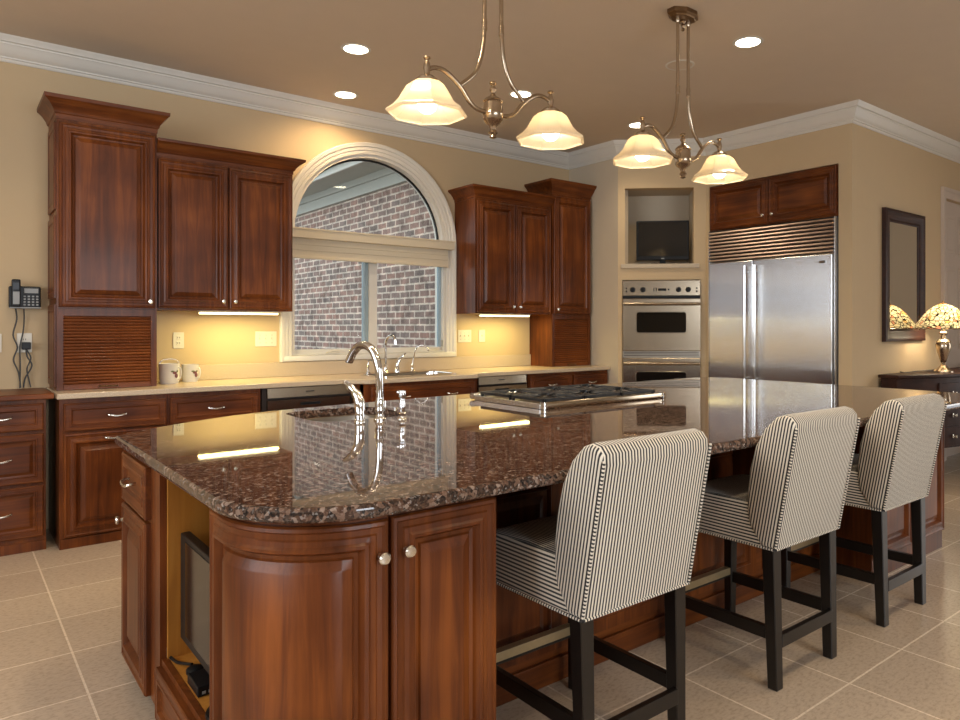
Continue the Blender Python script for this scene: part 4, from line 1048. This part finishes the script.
# ================================================================ PENDANTS AND CEILING LIGHTS
def shade_spot(x, y):
    l = bpy.data.lights.new('pendant_lamp', 'SPOT'); l.energy = 16; l.color = (1.0, 0.82, 0.58); l.spot_size = 2.5; l.spot_blend = 0.5; l.shadow_soft_size = 0.04
    o = bpy.data.objects.new('pendant_lamp', l); C.objects.link(o); o.location = (x, y, 2.232)
def make_pendant(loc, label, group):
    t = thing('island_pendant', label, 'pendant light', loc, 0.0, group)          # origin at the ceiling, over the hub
    Z = lambda z: z - 3.14
    t.scale = (1.0166,) * 3
    b = nb(); lathe(b, [(0.10, Z(3.14)), (0.10, Z(3.118)), (0.092, Z(3.112)), (0.085, Z(3.108)), (0.078, Z(3.10)), (0.0, Z(3.098))], (0, 0, 0), 8, phase=PI / 8)
    bmesh.ops.transform(b, matrix=Matrix.Diagonal((1.15, 0.72, 1, 1)), verts=b.verts)
    L('canopy', b, 'canopy', t)
    b = nb(); lathe(b, [(0.014, Z(3.10)), (0.016, Z(3.085)), (0.009, Z(3.075)), (0.015, Z(3.062)), (0.008, Z(3.05)), (0.011, Z(3.04)), (0, Z(3.03))], (0, 0, 0), 16); L('canopy_finial', b, 'bronze', t, True)
    for s in (-1, 1):
        b = nb()
        tube(b, [(s * 0.047, 0, Z(3.10)), (s * 0.047, 0, Z(2.69))] , 0.0098, 10)
        tube(b, smooth_path([(s * 0.047, 0, Z(2.70)), (s * 0.052, 0, Z(2.62)), (s * 0.066, 0, Z(2.54)), (s * 0.10, 0, Z(2.46)), (s * 0.178, 0, Z(2.388))], 6), 0.0098, 10)
        lathe(b, [(0.012, Z(2.665)), (0.013, Z(2.675)), (0.011, Z(2.685)), (0.013, Z(2.70)), (0.012, Z(2.712)), (0.0095, Z(2.72))], (s * 0.047, 0, 0), 14)
        lathe(b, [(0.013, Z(3.10)), (0.013, Z(3.08)), (0.009, Z(3.07))], (s * 0.047, 0, 0), 14)
        L('rod', b, 'bronze', t, True)
        b = nb()
        tube(b, smooth_path([(s * 0.335, 0, Z(2.425)), (s * 0.30, 0, Z(2.437)), (s * 0.25, 0, Z(2.432)), (s * 0.178, 0, Z(2.385)), (s * 0.125, 0, Z(2.325)), (s * 0.08, 0, Z(2.302)), (s * 0.03, 0, Z(2.300))], 6), 0.0105, 10)
        L('arm', b, 'bronze', t, True)
        b = nb(); lathe(b, [(0.013, Z(2.474)), (0.016, Z(2.468)), (0.008, Z(2.458)), (0.013, Z(2.445)), (0.016, Z(2.425)), (0.012, Z(2.405)), (0.014, Z(2.398)), (0.032, Z(2.390)), (0.046, Z(2.378)), (0.046, Z(2.366)), (0.038, Z(2.36))], (s * 0.343, 0, 0), 18)
        so = L('socket', b, 'bronze', t, True)
        b = nb(); shell(b, [(0.040, Z(2.368)), (0.062, Z(2.363)), (0.086, Z(2.344)), (0.103, Z(2.316)), (0.119, Z(2.288)), (0.140, Z(2.264)), (0.169, Z(2.242)), (0.173, Z(2.236)), (0.166, Z(2.228))], (s * 0.343, 0, 0), 8, 0.006, PI / 8)
        L('lamp_shade', b, 'shade', t, 15)
        b = nb(); lathe(b, [(0, Z(2.232)), (0.020, Z(2.237)), (0.036, Z(2.251)), (0.042, Z(2.272)), (0.037, Z(2.295)), (0.022, Z(2.313)), (0.014, Z(2.335)), (0.014, Z(2.36))], (s * 0.343, 0, 0), 18)
        L('bulb', b, 'bulb', so, True)
        shade_spot(loc[0] + s * 0.349, loc[1])
    b = nb(); lathe(b, [(0.0, Z(2.448)), (0.012, Z(2.442)), (0.014, Z(2.434)), (0.007, Z(2.426)), (0.013, Z(2.408)), (0.007, Z(2.392)), (0.012, Z(2.378)), (0.028, Z(2.366)), (0.036, Z(2.352)), (0.032, Z(2.346)), (0.034, Z(2.33)), (0.034, Z(2.305)), (0.037, Z(2.295)), (0.034, Z(2.285)), (0.036, Z(2.27)), (0.028, Z(2.255)), (0.016, Z(2.243)), (0.011, Z(2.225)), (0.017, Z(2.212)), (0.010, Z(2.20)), (0.013, Z(2.19)), (0, Z(2.183))], (0, 0, 0), 20)
    bmesh.ops.transform(b, matrix=Matrix.Diagonal((1.3, 1.3, 1, 1)), verts=b.verts)
    L('hub', b, 'bronze', t, True)
    return t
PG = 'two-shade pendants over the island'
pd = make_pendant((1.930, 2.684, CEIL), 'two-shade brass pendant over the island, the one nearer the window and camera', PG)
dup(pd, (3.296, 2.684, CEIL), 'two-shade brass pendant over the island with its ceiling canopy in view, nearer the refrigerator', None, PG)
for s in (-1, 1): shade_spot(3.296 + s * 0.349, 2.684)

CANS = [(2.075, 4.434, 'lit recessed ceiling light in front of the left wall cabinets'), (2.42, 5.36, 'lit recessed ceiling light close to the wall above the arched window'),
        (3.470, 4.448, 'lit recessed ceiling light seen behind the right shade of the near pendant'), (4.816, 4.442, 'lit recessed ceiling light seen beside the left shade of the far pendant'),
        (3.955, 2.689, 'lit recessed ceiling light right of the far pendant canopy')]
first = None
def spot(x, y, e=26, cone=2.3, col=(1.0, 0.80, 0.54)):
    l = bpy.data.lights.new('downlight_and_fill_lamp', 'SPOT'); l.energy = e; l.color = col; l.spot_size = cone; l.spot_blend = 0.7; l.shadow_soft_size = 0.06
    o = bpy.data.objects.new('downlight_and_fill_lamp', l); C.objects.link(o); o.location = (x, y, CEIL - 0.02)
for x, y, lab in CANS:
    if first is None:
        first = thing('recessed_light', lab, 'ceiling light', (x, y, CEIL), 0, 'recessed ceiling lights')
        b = nb(); sweep(b, arc(0, 0, 0.078, 0, 2 * PI, 32)[:-1], [(0, -0.004), (0.018, -0.003), (0.020, -0.0005), (0, -0.0005)], True, 1); L('trim_ring', b, 'trim', first, True)
        b = nb(); lathe(b, [(0.078, -0.0005), (0.078, -0.003), (0, -0.0032)], (0, 0, 0), 32); L('lens', b, 'can', first)
    else: dup(first, (x, y, CEIL), lab)
    if y > 5: spot(x, y, 38, 2.75, (1.0, 0.70, 0.36))
    else: spot(x, y, 30)
for x, y in ((0.6, 4.36), (1.2, 2.6), (3.9, 0.6), (1.2, 0.4), (2.6, 0.5), (-1.2, 2.6)): spot(x, y, 40)  # added fill spots without fixtures, out of view, for floor and stool backs
t = thing('ceiling_speaker', 'round flush unlit grille in the ceiling behind the far pendant rods', 'speaker', (3.937, 3.234, CEIL))
b = nb(); sweep(b, arc(0, 0, 0.088, 0, 2 * PI, 32)[:-1], [(0, -0.004), (0.012, -0.003), (0.014, -0.0005), (0, -0.0005)], True, 1); L('trim_ring', b, 'trim', t, True)
b = nb(); lathe(b, [(0.088, -0.0005), (0.088, -0.0025), (0, -0.0027)], (0, 0, 0), 32); L('grille', b, 'ceiling', t)

# ================================================================ RIGHT WALL: MIRROR, CONSOLE, LAMP
t = thing('wall_mirror', 'dark framed rectangular mirror on the right wall above the console table', 'mirror', (6.68, 2.88, 1.197))
b = nb(); tt = nb()
sweep(tt, [(6.385, 1.315), (6.385, 2.265), (6.975, 2.265), (6.975, 1.315)], [(0, 0), (0, 0.012), (0.012, 0.016), (0.02, 0.026), (0.07, 0.030), (0.09, 0.040), (0.112, 0.036), (0.116, 0)], True, -1)
join(b, tt, Matrix(((1, 0, 0, 0), (0, 0, -1, 2.894), (0, 1, 0, 0), (0, 0, 0, 1)))); link('frame', b, 'dark_wood', t, 30)
b = nb(); box(b, 6.38, 6.98, 2.884, 2.893, 1.31, 2.27); link('glass', b, 'mirror', t)

t = thing('console_table', 'dark wood console chest with a bowed front below the mirror', 'console table', (7.2, 2.7, 0))
TT = 0.92
def bow(x0, x1, y_end, y_mid, n=16):
    return [(x0 + (x1 - x0) * k / n, y_end + (y_mid - y_end) * math.sin(PI * k / n)) for k in range(n + 1)]
b = nb(); prism(b, bow(6.15, 8.25, 2.70, 2.40) + [(8.25, 2.872), (6.15, 2.872)], TT - 0.028, TT, bev=0.006); link('top', b, 'dark_wood', t)
b = nb(); prism(b, bow(6.19, 8.21, 2.73, 2.44) + [(8.21, 2.868), (6.19, 2.868)], 0.27, TT - 0.028); link('body', b, 'dark_wood', t)
b = nb(); prism(b, bow(6.18, 8.22, 2.72, 2.425) + [(8.22, 2.80), (6.18, 2.80)], TT - 0.05, TT - 0.034); link('moulding', b, 'dark_wood', t)
for x0, x1 in ((6.60, 7.18), (7.22, 7.80)):
    for z0, z1 in ((0.66, 0.84), (0.47, 0.64), (0.29, 0.45)):
        b = nb(); pts = [(x0 + (x1 - x0) * k / 6, 2.73 - 0.29 * math.sin(PI * ((x0 + (x1 - x0) * k / 6) - 6.19) / 2.02)) for k in range(7)]
        prism(b, [(p[0], p[1] - 0.012) for p in pts] + [(p[0], p[1] + 0.004) for p in pts[::-1]], z0, z1, bev=0.002); d = link('drawer', b, 'dark_wood', t)
        for hx in (x0 + 0.16, x1 - 0.16):
            yk = 2.73 - 0.29 * math.sin(PI * (hx - 6.19) / 2.02) - 0.012
            b = nb(); lathe(b, [(0.018, 0), (0.018, 0.003), (0.007, 0.006), (0.007, 0.018), (0.016, 0.024), (0.014, 0.032), (0, 0.035)], (hx, yk, (z0 + z1) / 2), 14, 'y-'); link('knob', b, 'nickel', d, True)
for x, y in ((6.22, 2.76), (8.18, 2.76), (6.50, 2.62), (7.90, 2.62)):
    b = nb(); lathe(b, [(0.02, 0.0), (0.022, 0.02), (0.016, 0.05), (0.026, 0.20), (0.03, 0.27)], (x, y, 0), 14); link('leg', b, 'dark_wood', t, True)

LX, LY = 6.93, 2.64
t = thing('table_lamp', 'bronze table lamp with a glowing stained glass shade on the console table', 'lamp', (LX, LY, TT + 0.0005))
T = lambda z: TT + 0.0005 + z
b = nb(); lathe(b, [(0.085, T(0)), (0.083, T(0.012)), (0.070, T(0.022)), (0.045, T(0.04)), (0.024, T(0.06)), (0.018, T(0.085)), (0.026, T(0.095)), (0.030, T(0.11)), (0.042, T(0.15)), (0.060, T(0.205)), (0.066, T(0.245)), (0.058, T(0.268)), (0.062, T(0.278)), (0.050, T(0.29)), (0.026, T(0.305)), (0.022, T(0.33)), (0.036, T(0.35)), (0.034, T(0.362)), (0.018, T(0.37)), (0.012, T(0.40)), (0.010, T(0.62))], (LX, LY, 0), 24); link('base', b, 'bronze', t, True)
b = nb(); shell(b, [(0.022, T(0.622)), (0.060, T(0.608)), (0.105, T(0.580)), (0.150, T(0.535)), (0.190, T(0.48)), (0.225, T(0.435)), (0.246, T(0.408)), (0.246, T(0.396))], (LX, LY, 0), 32, 0.005); link('lamp_shade', b, 'tiffany', t, True)
b = nb(); tube(b, [(LX + 0.2465 * math.cos(a * PI / 40), LY + 0.2465 * math.sin(a * PI / 40), T(0.397 + 0.006 * math.cos(a * PI / 3.3))) for a in range(80)], 0.005, 6, closed=True); link('shade_rim', b, 'canopy', t, True)
b = nb(); lathe(b, [(0.024, T(0.62)), (0.018, T(0.628)), (0.008, T(0.632)), (0.011, T(0.642)), (0, T(0.652))], (LX, LY, 0), 14); link('finial', b, 'bronze', t, True)
for s in (-1, 1):
    b = nb(); lathe(b, [(0, T(0.44)), (0.022, T(0.45)), (0.03, T(0.47)), (0.022, T(0.495)), (0.012, T(0.52))], (LX + s * 0.07, LY, 0), 14); link('bulb', b, 'bulb', t, True)
point('table_lamp_light', (LX, LY, T(0.40)), 4, (1.0, 0.82, 0.55), 0.05); point('table_lamp_glow', (LX, LY - 0.06, T(0.52)), 12, (1.0, 0.86, 0.64), 0.04)
b = nb(); tube(b, smooth_path([(LX - 0.08, LY + 0.02, T(0.005)), (LX - 0.2, LY + 0.05, T(0.018)), (LX - 0.35, LY + 0.10, T(0.016)), (LX - 0.45, LY + 0.14, T(0.005)), (LX - 0.47, LY + 0.18, T(0.012)), (LX - 0.40, LY + 0.20, T(0.005)), (LX - 0.36, LY + 0.225, T(0.004))], 5), 0.004, 6)
link('cord', b, 'cable', t, True)

# ================================================================ BACK WALL SMALL THINGS
def plate(name, label, cat, x, z, w, h, kind, n=1, group=None):
    t = thing(name, label, cat, (x, YB - 0.004, z - h / 2), group=group)
    b = nb(); box(b, x - w / 2, x + w / 2, YB - 0.007, YB - 0.001, z - h / 2, z + h / 2, 0.002); link('cover_plate', b, 'white_plastic', t)
    for i in range(n):
        xc = x + (i - (n - 1) / 2) * 0.046
        if kind == 'outlet':
            for dz in (-0.02, 0.02):
                b = nb(); box(b, xc - 0.016, xc + 0.016, YB - 0.010, YB - 0.006, z + dz - 0.014, z + dz + 0.014, 0.002); s = link('socket', b, 'white_plastic', t)
                b = nb(); box(b, xc - 0.008, xc - 0.005, YB - 0.0112, YB - 0.0095, z + dz - 0.004, z + dz + 0.007); box(b, xc + 0.005, xc + 0.008, YB - 0.0112, YB - 0.0095, z + dz - 0.004, z + dz + 0.007); link('slots', b, 'black', s)
        else:
            b = nb(); box(b, xc - 0.005, xc + 0.005, YB - 0.018, YB - 0.006, z - 0.004, z + 0.012, 0.001); link('toggle', b, 'white_plastic', t)
            b = nb(); 
            for dz in (-0.03, 0.03): box(b, xc - 0.003, xc + 0.003, YB - 0.0085, YB - 0.0065, z + dz - 0.003, z + dz + 0.003)
            link('screws', b, 'grey', t)
plate('wall_outlet', 'white wall outlet above the two canisters on the beige counter', 'outlet', 1.30, 1.232, 0.072, 0.118, 'outlet')
plate('wall_outlet', 'white wall outlet below the wall phone, with a black adapter plugged in', 'outlet', 0.392, 1.228, 0.080, 0.125, 'outlet')
plate('switch_plate', 'wide white three-toggle switch plate left of the window', 'light switch', 1.925, 1.236, 0.165, 0.118, 'switch', 3)
plate('switch_plate', 'wide white switch plate just right of the window casing', 'light switch', 3.785, 1.243, 0.15, 0.118, 'switch', 3)
plate('switch_plate', 'narrow white switch plate, right one of the two right of the window', 'light switch', 3.985, 1.243, 0.072, 0.118, 'switch', 1)
plate('switch_plate', 'white switch plate cut off by the left edge of the photo', 'light switch', 0.238, 1.228, 0.075, 0.118, 'switch', 1)

t = thing('wall_phone', 'black cordless phone with answering base mounted on the wall at left', 'telephone', (0.392, YB - 0.04, 1.45))
b = nb(); box(b, 0.310, 0.476, YB - 0.055, YB - 0.001, 1.452, 1.592, 0.008); link('base', b, 'black', t)
b = nb(); box(b, 0.312, 0.474, YB - 0.060, YB - 0.050, 1.449, 1.458, 0.002); link('base_edge', b, 'grey', t)
b = nb(); box(b, 0.322, 0.368, YB - 0.088, YB - 0.056, 1.458, 1.634, 0.008); hs = link('handset', b, 'black', t)
b = nb(); box(b, 0.328, 0.362, YB - 0.0895, YB - 0.0875, 1.475, 1.555, 0.001); kp = link('keypad', b, 'grey', hs)
b = nb(); box(b, 0.329, 0.361, YB - 0.0895, YB - 0.0875, 1.568, 1.612, 0.001); link('handset_display', b, 'iron', hs)
b = nb(); box(b, 0.388, 0.462, YB - 0.057, YB - 0.0545, 1.548, 1.578, 0.001); link('display', b, 'grey', t)
b = nb()
for i in range(4):
    for j in range(4): box(b, 0.384 + i * 0.022, 0.396 + i * 0.022, YB - 0.058, YB - 0.0545, 1.468 + j * 0.018, 1.478 + j * 0.018, 0.001)
link('buttons', b, 'grey', t)
t = thing('power_adapter', 'black plug-in adapter in the outlet under the wall phone', 'adapter', (0.40, YB - 0.03, 1.185))
b = nb(); box(b, 0.376, 0.424, YB - 0.050, YB - 0.0125, 1.185, 1.232, 0.005); link('case', b, 'black', t)
b = nb(); tube(b, smooth_path([(0.40, YB - 0.03, 1.187), (0.405, YB - 0.03, 1.14), (0.43, YB - 0.03, 1.08), (0.395, YB - 0.03, 1.0), (0.385, YB - 0.03, CT + 0.004)], 5), 0.0045, 6); link('cord', b, 'cable', t, True)
b = nb(); tube(b, smooth_path([(0.40, YB - 0.02, 1.187), (0.425, YB - 0.02, 1.13), (0.405, YB - 0.02, 1.06), (0.415, YB - 0.02, 0.99), (0.425, YB - 0.02, CT + 0.004)], 5), 0.004, 6); link('cord', b, 'cable', t, True)
b = nb(); tube(b, smooth_path([(0.345, YB - 0.03, 1.448), (0.352, YB - 0.02, 1.38), (0.333, YB - 0.02, 1.28), (0.355, YB - 0.02, 1.20), (0.335, YB - 0.02, 1.12), (0.36, YB - 0.02, 1.04), (0.372, YB - 0.02, CT + 0.004)], 5), 0.0045, 6)
tag(link('phone_cord', b, 'cable', None, True), 'grey wavy cord hanging from the wall phone to the desk top', 'cord')
b = nb(); tube(b, smooth_path([(0.388, YB - 0.03, 1.448), (0.39, YB - 0.02, 1.38), (0.385, YB - 0.016, 1.30), (0.368, YB - 0.018, 1.20), (0.37, YB - 0.02, 1.10), (0.366, YB - 0.045, CT + 0.004)], 5), 0.004, 6)
tag(link('phone_cord', b, 'cable', None, True), 'straighter grey cord running from the wall phone past the outlet', 'cord')

def canister(x, y, r, h, label, lidded):
    t = thing('ceramic_canister', label, 'canister', (x, y, CT + 0.0005), group='white ceramic canisters')
    z = CT + 0.0005; b = nb()
    lathe(b, [(r * 0.86, z), (r * 0.90, z + 0.004), (r * 0.97, z + h * 0.35), (r, z + h * 0.97), (r * 1.03, z + h), (r * 0.94, z + h), (r * 0.9, z + h * 0.5), (0, z + 0.012)], (x, y, 0), 28)
    link('body', b, 'ceramic', t, True)
    an = math.radians(-72)
    for k, (da, dz, ry, rz, m) in enumerate(((0.0, 0.55, 0.016, 0.010, 'flower'), (0.18, 0.40, 0.013, 0.016, 'flower'), (-0.22, 0.62, 0.012, 0.006, 'leaf_paint'), (0.30, 0.62, 0.008, 0.008, 'leaf_paint'))):
        b = nb(); c = Vector((x + r * 0.975 * math.cos(an + da), y + r * 0.975 * math.sin(an + da), z + h * dz))
        tt = nb(); lathe(tt, [(0, 0), (ry, 0.002), (ry * 0.7, 0.004), (0, 0.0045)], (0, 0, 0), 10, 'x'); bmesh.ops.scale(tt, vec=(1, 1, rz / ry), verts=tt.verts)
        join(b, tt, Matrix.Translation(c) @ Matrix.Rotation(an + da, 4, 'Z')); link('painted_flower', b, m, t, True)
    b = nb(); hx = x + r * 0.92 * math.cos(0.2); hy = y + r * 0.92 * math.sin(0.2)
    ca, sa = math.cos(-0.75), math.sin(-0.75); tube(b, smooth_path([(x + r * q * ca, y + r * q * sa, z + h * w) for q, w in ((0.96, 0.80), (1.22, 0.76), (1.28, 0.5), (1.16, 0.27), (0.92, 0.2))], 5), 0.005, 8); link('handle', b, 'ceramic', t, True)
    if lidded:
        b = nb(); tube(b, smooth_path([(x - r, y, z + h * 0.95), (x - r * 0.7, y, z + h * 1.16), (x, y, z + h * 1.22), (x + r * 0.7, y, z + h * 1.16), (x + r, y, z + h * 0.95)], 5), 0.003, 6); link('bail', b, 'nickel', t, True)
canister(1.195, 5.52, 0.066, 0.140, 'larger white flowered ceramic canister with a wire bail, beside the slatted cabinet', True)
canister(1.348, 5.60, 0.057, 0.126, 'smaller white flowered ceramic mug-shaped canister, right of the larger one', False)
